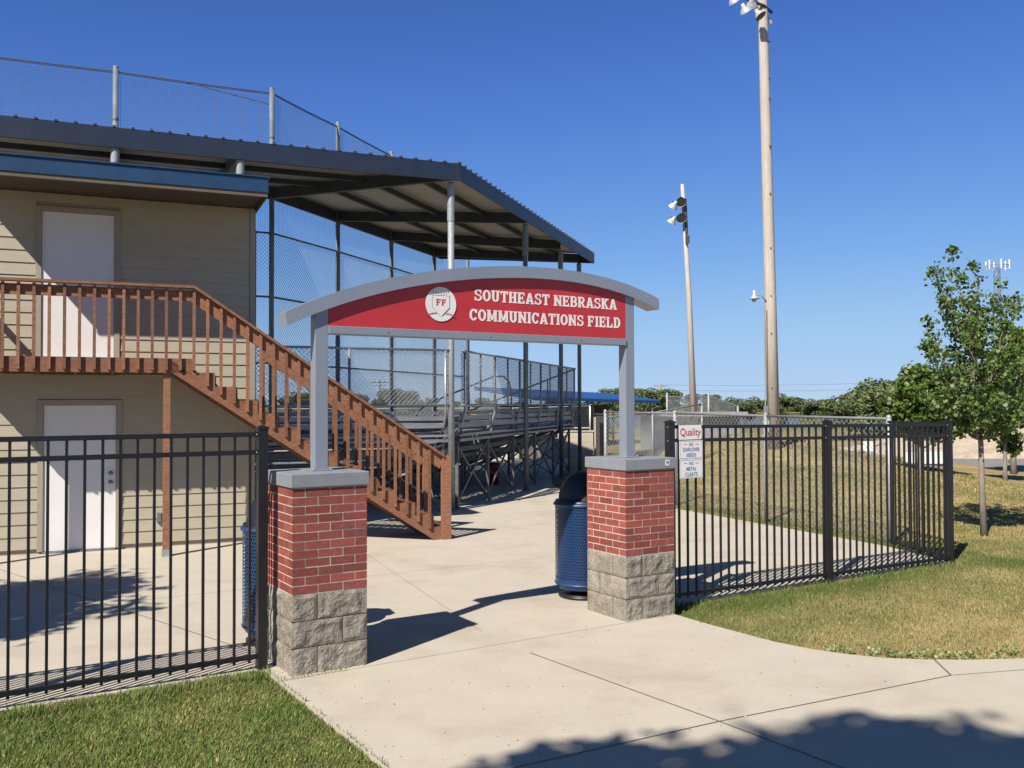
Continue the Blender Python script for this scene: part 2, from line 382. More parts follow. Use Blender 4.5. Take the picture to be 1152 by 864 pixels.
# ------------------------------------------------------------------ brick pillars
def pillar(name, a0, label, seed, flat):
    rnd = random.Random(seed)
    t = thing(name, label, 'pillar', (*gw(a0,0),0), GA, 'brick pillars carrying the gateway arch')
    S = .61
    # mortar cores
    m = MB(); m.box(.0028,.0028,.60, S-.0028,S-.0028,1.425); mesh('mortar', m, M['mortar'], t)
    m = MB(); m.box(.02,.02,-.10, S-.02,S-.02,.605); mesh('block_joints', m, M['blockjoint'], t)
    # brick courses
    m = MB(); cols = []
    bl, bh, g = .194, .0573, .0095
    L3 = S
    for c in range(12):
        z0 = .615 + c*.0675; z1 = z0 + bh
        off = (c % 2)
        # walls laid in running bond, the corner brick turns the corner
        for side in range(4):
            xs_ = []
            if (off + side) % 2 == 0: cuts = [0, .2033, .4066, S]
            else: cuts = [.1, .305, .508, S] if True else None
            if (off + side) % 2: cuts = [0, .1, .3033, .5066, S]
            for x0, x1 in zip(cuts, cuts[1:]):
                if x1 - x0 < .02: continue
                e0 = 0 if x0 == 0 else g/2; e1 = 0 if x1 == S else g/2
                xa, xb = x0+e0, x1-e1
                j = rnd.uniform(-.0015,.0015)
                y0 = j; y1 = .09
                if side in (0, 2): xa2, xb2 = xa, xb
                else: xa2, xb2 = max(xa,.0905), min(xb,S-.0905)
                if xb2-xa2 < .004: continue
                def P(x,y):
                    return [(x,y),(S-y,x),(S-x,S-y),(y,S-x)][side]
                vs = []
                for z in (z0,z1):
                    for (x,y) in ((xa2,y0),(xb2,y0),(xb2,y1),(xa2,y1)): vs.append((*P(x,y),z))
                m.add(vs, [(3,2,1,0),(4,5,6,7),(0,1,5,4),(1,2,6,5),(2,3,7,6),(3,0,4,7)])
                k = rnd.uniform(.72,1.18); h = rnd.uniform(-.08,.08)
                cols += [(k*(1+h),k,k*(1-h),1)]*6
    o = mesh('brickwork', m, M['brick'], t); facecols(o, cols)
    # split faced blocks, displaced surface
    m = MB(); cols = []
    for c in range(3):
        z0 = c*.2033 - (.04 if c == 0 else 0) + .003; z1 = (c+1)*.2033 - .004
        for side in range(4):
            cut = [0,.2,S] if (c+side) % 2 == 0 else [0,.405,S]
            for x0, x1 in zip(cut, cut[1:]):
                xa = x0 + (0 if x0 == 0 else .004); xb = x1 - (0 if x1 == S else .004)
                nu = max(4,int((xb-xa)/.014)); nv = max(4,int((z1-z0)/.014))
                k = rnd.uniform(.88,1.12); base = len(m.v); vs=[]; fs=[]
                amp = .014 if side != 3 or not flat else .006
                for iv in range(nv+1):
                    for iu in range(nu+1):
                        u = iu/nu; v = iv/nv; x = xa+(xb-xa)*u; z = z0+(z1-z0)*v
                        edge = min(min(u,1-u)*(xb-xa), min(v,1-v)*(z1-z0))/.03
                        e = min(1,edge)
                        if (x == 0 or x == S): e = 0
                        q = Vector((x*9+side*7, z*9+c*5, seed))
                        d = mnoise.fractal(q, .9, 2.1, 5)*amp*e + (.006*e)
                        y = -d
                        vs.append((*[(x,y),(S-y,x),(S-x,S-y),(y,S-x)][side], z))
                for iv in range(nv):
                    for iu in range(nu):
                        a = iv*(nu+1)+iu; fs.append((a,a+1,a+nu+2,a+nu+1)); cols.append((k,k*.99,k*.97,1))
                # returns into the joint
                def ring(i0,i1,n): pass
                m.add(vs, fs)
                def Q(x,y,z): return (*[(x,y),(S-y,x),(S-x,S-y),(y,S-x)][side], z)
                for A_,B_ in (((xa,z0),(xb,z0)),((xb,z1),(xa,z1)),((xa,z1),(xa,z0)),((xb,z0),(xb,z1))):
                    m.add([Q(A_[0],0,A_[1]),Q(B_[0],0,B_[1]),Q(B_[0],.03,B_[1]),Q(A_[0],.03,A_[1])],[(3,2,1,0)]); cols.append((k,k,k,1))
    o = mesh('block_base', m, M['block'], t); facecols(o, cols)
    m = MB(); m.box(-.016,-.016,1.424,S+.016,S+.016,1.53)
    cp = mesh('cap', m, M['cap'], t, bevel=.006)
    return t
pil_near = pillar('brick_pillar', 0, 'nearer brick pillar on a split block base, beside the left black fence', 3, False)
pil_far = pillar('brick_pillar', 3.2459, 'farther brick pillar with a small white sticker on its grey cap', 8, True)
m = MB(); m.box(.485,-.0195,1.455,.535,-.0165,1.512); st = mesh('sticker', m, M['white'], pil_far); st['label']='small white square sticker with a blue mark'
m = MB()
for (x0,z0,x1,z1) in ((.492,1.465,.497,1.502),(.497,1.497,.515,1.502),(.501,1.480,.523,1.486),(.518,1.465,.523,1.480),(.507,1.488,.528,1.493)): m.box(x0,-.0215,z0,x1,-.0200,z1)
mesh('sticker_mark', m, M['blue_ink'], st)

# ------------------------------------------------------------------ lettering: slab serif capitals rasterised into row runs
def glyph(ch):
    """returns (width, list of shapes) in units of cap height; shapes: ('r',x0,y0,x1,y1) ('l',x0,y0,x1,y1,t) ('e',cx,cy,rx,ry,t,a0,a1)"""
    T=.205; S_=.125; r=[]
    def stem(x,y0=0,y1=1,ex=.075): 
        r.append(('r',x,y0,x+T,y1))
        if y0==0: r.append(('r',x-ex,0,x+T+ex,S_))
        if y1==1: r.append(('r',x-ex,1-S_,x+T+ex,1))
    W=.74
    if ch=='T': r.append(('r',.0,1-.15,W,1)); r.append(('r',0,.70,.11,1)); r.append(('r',W-.11,.70,W,1)); stem(W/2-T/2,0,.9)
    elif ch=='E': stem(.07); r+= [('r',.07,0,.70,.14),('r',.07,.86,.70,1),('r',.1,.43,.52,.57),('r',.59,0,.70,.30),('r',.59,.70,.70,1),('r',.46,.36,.54,.64)]
    elif ch=='F': stem(.07); r+= [('r',.07,.86,.70,1),('r',.1,.43,.52,.57),('r',.59,.70,.70,1),('r',.46,.36,.54,.64)]
    elif ch=='L': stem(.07); r+= [('r',.07,0,.68,.14),('r',.57,0,.68,.36)]
    elif ch=='I': stem(.09); return (.385, r)
    elif ch=='H': stem(.08); stem(.80-.08-T); r.append(('r',.1,.43,.7,.57)); return (.80,r)
    elif ch=='N': stem(.08); r.append(('r',.62,0,.62+T*.8,1)); r.append(('r',.54,1-S_,.86,1)); r.append(('l',.13,1,.74,0,T*1.05)); return (.86,r)
    elif ch=='M': stem(.08); stem(1.02-.08-T); r.append(('l',.17,1,.51,.12,T*.95)); r.append(('l',.85,1,.51,.12,T*.95)); return (1.02,r)
    elif ch=='A': r+= [('l',.12,0,.40,1,T),('l',.70,0,.42,1,T),('r',.2,.22,.62,.35),('r',-.0,0,.30,S_),('r',.50,0,.82,S_)]; return (.82,r)
    elif ch=='K': stem(.08); r+= [('l',.22,.40,.64,1,T*.95),('l',.34,.56,.70,0,T),('r',.52,1-S_,.80,1),('r',.50,0,.84,S_)]; return (.84,r)
    elif ch=='O': r.append(('e',.38,.5,.38,.5,T,0,360)); return (.76,r)
    elif ch=='C': r.append(('e',.38,.5,.38,.5,T,38,322)); r.append(('r',.60,.66,.72,.97)); return (.74,r)
    elif ch=='U': r+= [('r',.08,.33,.08+T,1),('r',.52,.33,.52+T,1),('r',0,1-S_,.36,1),('r',.45,1-S_,.80,1),('e',.40,.34,.325,.34,T,180,360)]; return (.80,r)
    elif ch=='D': stem(.07,ex=.07); r+= [('r',.1,0,.38,.14),('r',.1,.86,.38,1),('e',.36,.5,.40,.5,T,-90,90)]; return (.76,r)
    elif ch=='B': stem(.07,ex=.07); r+= [('r',.1,0,.44,.13),('r',.1,.87,.44,1),('r',.1,.45,.44,.57),('e',.43,.735,.27,.265,T*.9,-90,90),('e',.43,.285,.31,.285,T,-90,90)]; return (.76,r)
    elif ch=='R': stem(.07,ex=.07); r+= [('r',.1,.87,.44,1),('r',.1,.42,.44,.55),('e',.42,.71,.29,.29,T*.9,-90,90),('l',.42,.46,.66,.04,T),('r',.56,0,.84,S_)]; return (.82,r)
    elif ch=='S': r+= [('e',.36,.735,.33,.265,T*.86,20,270),('e',.36,.28,.35,.28,T*.86,-160,90),('r',.56,.66,.66,.98),('r',.03,.02,.13,.34)]; return (.72,r)
    elif ch==' ': return (.30,[])
    return (W,r)
def covers(sh, X, Y):
    k = sh[0]
    if k=='r': return (X>=sh[1])&(X<=sh[3])&(Y>=sh[2])&(Y<=sh[4])
    if k=='l':
        _,x0,y0,x1,y1,t = sh; dy=(y1-y0)
        xc = x0+(x1-x0)*(Y-y0)/dy; hw = t/2*math.hypot(x1-x0,dy)/abs(dy)*.92
        lo,hi=min(y0,y1),max(y0,y1)
        return (np.abs(X-xc)<=hw)&(Y>=lo)&(Y<=hi)
    _,cx,cy,rx,ry,t,a0,a1 = sh
    dx=(X-cx);dy=(Y-cy)
    out=(dx/rx)**2+(dy/ry)**2<=1
    inn=(dx/max(rx-t,1e-3))**2+(dy/max(ry-t*.72,1e-3))**2<1
    an=np.degrees(np.arctan2(dy/ry,dx/rx))
    span=(an-a0)%360 <= (a1-a0) if a1-a0<360 else np.ones_like(out)
    return out&~inn&span
def letters(text, x0, x1, z0, z1, y, depth=.003, ppc=34, gap=.085):
    """capitals fitted in the box x0..x1, z0..z1 on the plane y (facing -y)"""
    gl=[glyph(c) for c in text]; tot=sum(g[0] for g in gl)+gap*(len(gl)-1)
    sx=(x1-x0)/tot; sz=z1-z0; m=MB(); cx=0.
    for w,shapes in gl:
        if shapes:
            nxp=int((w+.04)*ppc); xsx=(np.arange(nxp)+.5)/ppc-.02; ysx=(np.arange(ppc)+.5)/ppc
            XX,YY=np.meshgrid(xsx,ysx); c=np.zeros(XX.shape,bool)
            for s in shapes: c|=covers(s,XX,YY)
            # runs merged vertically when identical
            open_={}
            for j in range(ppc+1):
                runs=set()
                if j<ppc:
                    row=np.concatenate([[0],c[j].astype(int),[0]]); d=np.diff(row)
                    runs=set(zip(np.where(d==1)[0].tolist(),np.where(d==-1)[0].tolist()))
                for r_ in list(open_):
                    if r_ not in runs:
                        j0=open_.pop(r_); a=(cx+r_[0]/ppc-.02)*sx+x0; b=(cx+r_[1]/ppc-.02)*sx+x0
                        m.box(a,y-depth,z0+j0/ppc*sz,b,y,z0+j/ppc*sz)
                for r_ in runs: open_.setdefault(r_,j)
        cx+=w+gap
    return m
def sans(text, cx, z0, h, y, width=None, bold=0.0, depth=.001):
    """plain type from the built-in font, centred on cx, as a mesh builder in the plane y"""
    cu=bpy.data.curves.new('t','FONT'); cu.body=text; cu.align_x='CENTER'; cu.offset=bold; cu.size=1
    o=bpy.data.objects.new('t',cu); COL.objects.link(o)
    dg=bpy.context.evaluated_depsgraph_get(); me=o.evaluated_get(dg).to_mesh()
    vs=[v.co.copy() for v in me.vertices]; fs=[tuple(p.vertices) for p in me.polygons]
    mx=max(v.x for v in vs)-min(v.x for v in vs); s=h/.73; sx=s if width is None else width/mx
    m=MB(); m.add([(cx+v.x*sx, y-depth, z0+v.y*s) for v in vs], fs)
    COL.objects.unlink(o); bpy.data.objects.remove(o); bpy.data.curves.remove(cu)
    return m

# ------------------------------------------------------------------ gateway arch
arch = thing('gateway_arch', 'grey arch with red sign reading SOUTHEAST NEBRASKA COMMUNICATIONS FIELD, on the brick pillars', 'gate arch', (*gw(0,0),0), GA)
for ax in (.325, 3.515):
    m = MB(); m.box(ax-.055,.25,1.531,ax+.055,.36,2.84 if ax<1 else 3.13); mesh('post', m, M['grey_paint'], arch, bevel=.004)
    m = MB(); m.box(ax-.09,.215,1.531,ax+.09,.395,1.541); mesh('base_plate', m, M['grey_paint'], arch, bevel=.002)
for ax in (.325, 3.515):
    for dx in (-.072,.072):
        m = MB(); m.lathe([(0,1.541),(.010,1.541),(.010,1.553),(0,1.555)],6,ax+dx,.232); mesh('anchor_bolt', m, M['galv'], arch)
for ax in (.9,1.9,2.9):
    m = MB(); m.tube([(ax,.2352,2.667),(ax,.231,2.667)],.007,6); mesh('screw', m, M['galv_dark'], arch)
AP = [(.02,2.735),(.37,2.893),(.78,3.027),(1.16,3.125),(1.56,3.198),(1.96,3.245),(2.4,3.272),(2.84,3.268),(3.2,3.228),(3.5,3.166),(3.70,3.113),(3.86,3.062)]
pc = np.polyfit([p[0] for p in AP],[p[1] for p in AP],4)
def arch_z(a): return float(np.polyval(pc,a))
m = MB(); n = 48; ring = []
for i in range(n+1):
    a = .02+(3.86-.02)*i/n; z = arch_z(a); dz = (arch_z(a+.01)-arch_z(a-.01))/.02; L_ = math.hypot(1,dz); nxn, nzn = -dz/L_, 1/L_
    h = .053
    if i in (0, n): nxn, nzn = (0,1) if i == n else (nxn*.3,1)
    for s, b in ((-1,.208),(1,.208),(1,.40),(-1,.40)): ring.append((a+nxn*h*s, b, z+nzn*h*s))
m.v = ring
for i in range(n):
    for k in range(4): m.f.append((i*4+k, i*4+(k+1)%4, (i+1)*4+(k+1)%4, (i+1)*4+k))
m.f += [(3,2,1,0),(n*4,n*4+1,n*4+2,n*4+3)]
m.f = [tuple(reversed(f)) for f in m.f]
mesh('arch_beam', m, M['grey_paint'], arch)
m = MB(); m.box(.381,.235,2.635,3.459,.375,2.70); mesh('bottom_rail', m, M['grey_paint'], arch, bevel=.004)
# red panel cut to the arch
m = MB(); n = 40; A0, A1 = .381, 3.459
top = [(A0+(A1-A0)*i/n) for i in range(n+1)]
vs = []; 
for y in (.25,.335):
    vs += [(a,y,2.70) for a in top] + [(a,y,arch_z(a)-.045) for a in top]
k = n+1; fs = []
for i in range(n):
    fs += [(i,i+1,k+i+1,k+i),(2*k+i+1,2*k+i,3*k+i,3*k+i+1),(k+i,k+i+1,3*k+i+1,3*k+i),(i+1,i,2*k+i,2*k+i+1)]
fs += [(0,k,3*k,2*k),(n,2*k+n,3*k+n,k+n)]
m.add(vs, fs); panel = mesh('sign_panel', m, M['red'], arch)
def word_widths(words, gap=.085):
    return [sum(glyph(c)[0] for c in w)+gap*(len(w)-1) for w in words]
def sign_row(words, x0, x1, z0, z1, y):
    ws = word_widths(words); sp = .47; tot = sum(ws)+sp*(len(ws)-1); k = (x1-x0)/tot; x = x0
    for w, wd in zip(words, ws):
        mesh('sign_word', letters(w, x, x+wd*k, z0, z1, y), M['white'], panel); x += (wd+sp)*k
sign_row(('SOUTHEAST','NEBRASKA'), 1.742, 3.348, 2.981, 3.083, .2498)
sign_row(('COMMUNICATIONS','FIELD'), 1.692, 3.392, 2.803, 2.906, .2498)
# round badge: ball with stitching, home plate and FF
m = MB(); n = 48; cx_, cz_, rr = 1.405, 2.93, .150
m.add([(cx_+rr*math.cos(2*math.pi*i/n), .2435, cz_+rr*math.sin(2*math.pi*i/n)) for i in range(n)]+[(cx_+rr*math.cos(2*math.pi*i/n), .2449, cz_+rr*math.sin(2*math.pi*i/n)) for i in range(n)],
      [tuple(range(n))]+[(i,n+i,n+(i+1)%n,(i+1)%n) for i in range(n)])
badge = mesh('round_badge', m, M['white'], panel)
def flatline(m, p, q, w, y):
    p=Vector(p);q=Vector(q);d=(q-p).normalized();nn=Vector((-d.y,d.x))*w/2
    m.add([((p-nn).x,y,(p-nn).y),((q-nn).x,y,(q-nn).y),((q+nn).x,y,(q+nn).y),((p+nn).x,y,(p+nn).y)],[(0,1,2,3)])
m = MB(); flatline(m,(cx_-.085,cz_+.075),(cx_+.085,cz_+.075),.004,.2430); flatline(m,(cx_-.085,cz_+.075),(cx_-.085,cz_-.03),.003,.2429); flatline(m,(cx_-.085,cz_-.03),(cx_,cz_-.115),.003,.2426)
mesh('badge_light_outline', m, M['rail_grey'], badge)
m = MB(); flatline(m,(cx_+.085,cz_+.075),(cx_+.085,cz_-.03),.005,.2428); flatline(m,(cx_+.085,cz_-.03),(cx_+.01,cz_-.105),.009,.2427)
# upper stitched seam
for i in range(9):
    t=-1+2*i/8.; x=cx_+.125*t*.8; z=cz_+.088+.035*t*t
    flatline(m,(x,z-.009),(x+.004,z+.011),.004,.2424)
mesh('badge_outline', m, M['black_line'], badge)
for sgn in (-1,1):
    m = MB()
    for i in range(7):
        t=i/6.; x=cx_+sgn*(.045+.085*t); z=cz_-.078-.022*t*t
        flatline(m,(x,z),(x+sgn*.016,z-.012),.005,.2425); flatline(m,(x,z-.011),(x+.003,z+.007),.004,.2423)
    mesh('badge_stitching', m, M['red_ink'], badge)
mesh('badge_letters', letters('FF', cx_-.048, cx_+.048, cz_-.010, cz_+.044, .2432, .0012, 26, .16), M['red_ink'], badge)

# ------------------------------------------------------------------ black ornamental fences
def iron_fence(a0, a1, posts, pick0, label, group, loc, rz, ground_drop=(0,0), b=.34):
    t = thing('metal_fence', label, 'fence', loc, rz, group)
    def g(a): return ground_drop[0]+(ground_drop[1]-ground_drop[0])*(a-a0)/(a1-a0)
    for p in posts:
        m = MB(); m.box(p-.038,b-.038,g(p)-.08,p+.038,b+.038,g(p)+1.87); o = mesh('post', m, M['black_metal'], t, bevel=.003)
        m = MB(); m.box(p-.044,b-.044,g(p)+1.87,p+.044,b+.044,g(p)+1.885); m.add([(p-.044,b-.044,g(p)+1.885),(p+.044,b-.044,g(p)+1.885),(p+.044,b+.044,g(p)+1.885),(p-.044,b+.044,g(p)+1.885),(p,b,g(p)+1.905)],[(0,1,4),(1,2,4),(2,3,4),(3,0,4)])
        mesh('post_cap', m, M['black_metal'], o)
    ends = sorted(posts); segs = []
    lo = a0
    for p in ends:
        if p-.04 > lo: segs.append((lo,p-.0385))
        lo = p+.0385
    if a1 > lo: segs.append((lo,a1))
    for z in (1.83,1.69,.10):
        for (s0,s1) in segs:
            if s1-s0 < .05: continue
            m = MB(); m.beam((s0,b,g(s0)+z),(s1,b,g(s1)+z),.032,.036); mesh('rail', m, M['black_metal'], t, bevel=.002)
    if True:
        for p in posts:
            for z in (1.83,1.69):
                m = MB(); m.lathe([(0,g(p)+z-.006),(.006,g(p)+z-.006),(.006,g(p)+z+.006),(0,g(p)+z+.006)],6,p-.046,b-.018)
                mesh('bolt', m, M['galv'], t)
    p = pick0
    while p > a0: p -= .1178
    p += .1178
    mm = None
    while p < a1:
        if all(abs(p-q) > .05 for q in posts):
            m = MB(); m.box(-.0095,-.0095,.06,.0095,.0095,1.82)
            if mm is None:
                o = mesh('picket', m, M['black_metal'], t); mm = o.data
            else:
                o = bpy.data.objects.new('picket', mm); _link(o, t)
            o.location = (p, b, g(p))
        p += .1178
    return t
iron_fence(-5.2,-.168,[-.13,-2.55,-4.97],-.226,'black picket fence left of the near brick pillar, before the two storey building','black metal picket fences',(*gw(0,0),0),GA)
iron_fence(4.11,8.92,[4.11,6.55,8.93],4.23,'long black metal picket fence with the three warning signs, right of the far brick pillar','black metal picket fences',(*gw(0,0),0),GA,(-.01,-.06))
c0 = gw(8.93,.34); dxy = (5.50-c0[0], 13.55-c0[1]); ln = math.hypot(*dxy)
iron_fence(.06,ln-.06,[],.1,'short black fence return seen edge on behind the corner post near the young maple','black metal picket fences',(*c0,-.05),math.atan2(dxy[1],dxy[0]),(0,.0),0.0)

# signs wired to the fence
def plate(label, x0, z0, x1, z1, name='warning_sign'):
    t = thing(name, label, 'sign', (*gw(0,0),0), GA, 'white signs on the black fence')
    m = MB(); m.box(x0,.296,z0,x1,.300,z1); mesh('plate', m, M['white'], t, bevel=.0015)
    m = MB()
    for x in (x0+.02,x1-.02):
        for z in (z0+.02,z1-.02): m.box(x-.003,.3005,z-.003,x+.003,.353,z+.003)
    mesh('cable_tie', m, M['dark_plastic'], t)
    return t
s1 = plate('top sign on the black fence, white with the red word Quality', 4.195,1.685,4.51,1.835)
s2 = plate('middle white sign on the black fence reading NO SUNFLOWER SEEDS in blue', 4.20,1.483,4.525,1.676)
s3 = plate('lowest white sign on the black fence reading NO METAL CLEATS', 4.205,1.283,4.525,1.479)
ql = sans('Quality',4.352,1.727,.080,.2955,.285,.012)
mesh('lettering', ql, M['red_ink'], s1)
# serifs and heavier stems for the red word
def border(t,x0,z0,x1,z1,mat):
    m = MB(); y=.2953
    for p,q in (((x0,z0),(x1,z0)),((x0,z1),(x1,z1)),((x0,z0),(x0,z1)),((x1,z0),(x1,z1))): flatline(m,p,q,.003,y)
    mesh('border', m, mat, t)
border(s2,4.21,1.493,4.515,1.668,M['blue_ink']); border(s3,4.215,1.292,4.515,1.470,M['blue_ink'])
for s, rows in ((s2,(('NO',1.618,.036,.062),('SUNFLOWER',1.563,.040,.235),('SEEDS',1.508,.036,.135))),(s3,(('NO',1.422,.034,.062),('METAL',1.364,.038,.14),('CLEATS',1.306,.040,.175)))):
    for txt,z,h,w in rows:
        mesh('lettering', sans(txt,4.362,z,h,.2955,w,.014), M['blue_ink'], s)
        if txt=='NO':
            m = MB(); flatline(m,(4.255,z+h/2),(4.305,z+h/2),.006,.2952); flatline(m,(4.42,z+h/2),(4.47,z+h/2),.006,.2951); mesh('dashes', m, M['red_ink'], s)

# ------------------------------------------------------------------ litter bins
def bin_(name, label, x, y, r, dome=True):
    t = thing(name, label, 'trash can', (x,y,0), .4, 'blue perforated bins by the gate')
    m = MB(); m.lathe([(r*.86,.0),(r*.9,.015),(r*.9,.03),(r*.45,.05),(r*.45,.12)],32); mesh('foot', m, M['dark_plastic'], t, True)
    m = MB(); m.lathe([(r*.90,.10),(r*.97,.13),(r,.17),(r,.97)],48); mesh('perforated_body', m, M['perf'], t, True)
    m = MB(); m.lathe([(0,.105),(r*.86,.11),(r*.93,.18),(r*.93,1.0)],32); mesh('liner', m, M['dark_plastic'], t, True)
    m = MB(); m.tube([(r*math.cos(2*math.pi*i/36),r*math.sin(2*math.pi*i/36),.99) for i in range(37)],.021,8); mesh('rim', m, M['bluepaint'], t, True)
    m = MB(); m.tube([(r*.985*math.cos(2*math.pi*i/36),r*.985*math.sin(2*math.pi*i/36),.155) for i in range(37)],.014,8); mesh('base_band', m, M['bluepaint'], t, True)
    if dome:
        prof = [(r*.99,1.0),(r*1.0,1.03),(r*.93,1.035)] + [(r*.88*math.cos(a),1.04+.30*math.sin(a)) for a in np.linspace(0,math.pi/2,9)]
        m = MB(); m.lathe(prof,36); mesh('dome_lid', m, M['dark_plastic'], t, True)
    m = MB(); m.box(r*.62,-.12,1.10,r*.885,.12,1.13); m.box(r*.66,-.12,1.13,r*.84,.12,1.21); mesh('lid_flap', m, M['dark_plastic'], t)
    return t
bin_('trash_can','blue perforated trash can with dark domed lid, behind the far brick pillar',.76,9.93,.30)
bin_('trash_can','blue perforated trash can half hidden behind the near brick pillar and its fence post',-2.07,8.10,.285)

# ------------------------------------------------------------------ two storey building
bld = thing('two_storey_building', 'beige two storey press box building with lap siding, white doors and blue metal roof edge', 'building', (*FO,0), FA)
U0, U1, D1 = -.85, 2.86, 2.1
m = MB(); m.box(U0+.02,.02,-.05,U1-.02,D1,5.04); mesh('wall', m, M['trim'], bld)
m = MB(); pz = .173; z = .07
holes = [(-.075,1.005,0,2.135),(-.115,.965,2.60,4.86)]
while z < 5.0:
    z1 = min(z+pz, 5.04)
    segs = [(U0+.10,U1-.085)]
    for h0,h1,hz0,hz1 in holes:
        if z1 > hz0 and z < hz1:
            ns = []
            for a,b in segs:
                if h0 > a: ns.append((a,min(b,h0)))
                if h1 < b: ns.append((max(a,h1),b))
            segs = [q for q in ns if q[1]-q[0] > .02]
    for a,b in segs:
        m.add([(a,-.014,z),(b,-.014,z),(b,.0,z1),(a,.0,z1),(a,.02,z),(b,.02,z)],[(0,1,2,3),(1,0,4,5),(0,3,4),(2,1,5)])
    z += pz
mesh('lap_siding', m, M['siding'], bld)
m = MB()
for a,b in ((U0,U0+.095),(U1-.08,U1)): m.box(a,-.022,.03,b,.02,5.04)
m.box(U1-.02,.022,.03,U1+.004,.10,5.04); mesh('corner_trim', m, M['trim'], bld)
def door(u0,u1,z0,z1):
    m = MB(); m.box(u0,-.006,z0,u1,.03,z1); d = mesh('door', m, M['door'], bld, bevel=.003)
    m = MB(); tw=.075
    m.box(u0-tw,-.026,z0,u0-.003,.02,z1+tw); m.box(u1+.003,-.026,z0,u1+tw,.02,z1+tw); m.box(u0-.0028,-.026,z1+.003,u1+.0028,.02,z1+tw)
    mesh('frame', m, M['trim'], d)
    for zz in (z0+.93,z0+1.06):
        m = MB(); m.tube([(u1-.07,-.005,zz),(u1-.07,-.02,zz)],.030,16); m.tube([(u1-.07,-.018,zz),(u1-.07,-.05,zz),(u1-.07,-.055,zz)],[.012,.026,.018],12); mesh('handle', m, M['handle'], d, True)
    m = MB(); m.box(u0,-.05,z0-.03,u1,.02,z0-.003); mesh('threshold', m, M['galv_dark'], d)
    return d
door(0,.93,.03,2.06); door(-.04,.89,2.745,4.78)
m = MB(); m.box(1.475,-.055,.36,1.545,-.015,.50); m.box(1.485,-.075,.37,1.535,-.055,.49); mesh('electrical_box', m, M['galv_dark'], bld, bevel=.004)
# soffit, fascia, roof
m = MB(); m.box(-.90,-1.12,5.05,2.86,D1+.05,5.064); mesh('soffit', m, M['soffit'], bld)
m = MB(); m.box(-.915,-1.155,4.985,2.875,-1.127,5.044); m.box(2.862,-1.1265,4.985,2.878,D1+.05,5.044); mesh('drip_board', m, M['drip'], bld)
m = MB(); m.box(-.92,-1.17,5.045,2.88,-1.125,5.25); m.box(2.865,-1.124,5.045,2.89,D1+.05,5.25); m.box(-.93,-1.124,5.045,-.905,D1+.05,5.25); mesh('fascia', m, M['blue_metal'], bld)
m = MB(); m.box(-.94,-1.19,5.252,2.905,D1+.06,5.27)
uu_ = -.9
while uu_ < 2.9: m.box(uu_,-1.19,5.271,uu_+.02,D1+.06,5.285); uu_ += .3
mesh('roof', m, M['blue_metal'], bld)

# ------------------------------------------------------------------ timber landing and stair
deck = thing('timber_stair', 'reddish brown timber landing and staircase with picket railings in front of the beige building', 'staircase', (*FO,0), FA)
def wood(name, m, parent, seed=0, bevel=0):
    rnd = random.Random(seed + len(m.f)*7)
    o = mesh(name, m, M['wood'], parent, bevel=bevel)
    cols=[]; 
    for i in range(len(m.f)):
        if i % 6 == 0: k = rnd.uniform(.74,1.18)
        cols.append((k,k,k*.98,1))
    facecols(o, cols); return o
NR = -1.0; FR = -.06      # near and wall side planes of stair
ZD = 2.70; UE = 1.90; UL = -1.0; RISE = ZD/14; RUN = .289; SL = RISE/RUN
m = MB(); u_ = UL
y_ = NR+.04
while y_ < -.03:
    m.box(UL,y_,ZD-.036,UE,min(y_+.135,-.03),ZD); y_ += .142
wood('deck_boards', m, deck, 1)
m = MB(); m.box(UL,NR+.001,2.50,UE-.0,NR+.039,ZD-.002); wood('rim_joist', m, deck, 2)
m = MB(); m.box(UL,-.07,2.50,UE,-.03,ZD-.038); 
for i in range(7):
    uj = UL + .02 + i*.46; m.box(uj,NR+.0395,2.50,uj+.038,-.0705,ZD-.038)
wood('joist', m, deck, 3)
for pu in (1.565,-.85):
    m = MB(); m.box(pu-.045,NR+.045,.05,pu+.045,NR+.135,2.497); p = wood('post', m, deck, 4)
    m = MB(); m.box(pu-.055,NR+.035,-.001,pu+.055,NR+.145,.09); mesh('post_anchor', m, M['galv'], p)
# stringers with the step profile showing
def stringer(y0):
    pts = [(UE-.27,2.50)]
    top = []
    for i in range(14):
        zt = ZD - RISE*(i+0) - .02; ut = UE + RUN*(i-1)
        if i == 0: top += [(UE-.27,ZD-.04)]
        else: top += [(ut,zt+0.0),(ut+RUN,zt)] if False else [(UE+RUN*(i-1),ZD-RISE*i+.0-.038+RISE*0.0),(UE+RUN*i,ZD-RISE*i-.038)]
    # bottom line parallel to the flight
    end = (UE+RUN*13,0)
    u_hit = 1.63+2.50/SL
    poly = top + [(end[0],0.0),(u_hit,0.0),(1.63,2.50)]
    n = len(poly); mm = MB()
    mm.add([(x,y0,z) for x,z in poly]+[(x,y0+.038,z) for x,z in poly],[tuple(range(n)),tuple(reversed(range(n,2*n)))]+[(i,n+i,n+(i+1)%n,(i+1)%n) for i in range(n)])
    return mm
for y0 in (NR+.001, -.51, FR-.04): wood('stringer', stringer(y0), deck, 5)
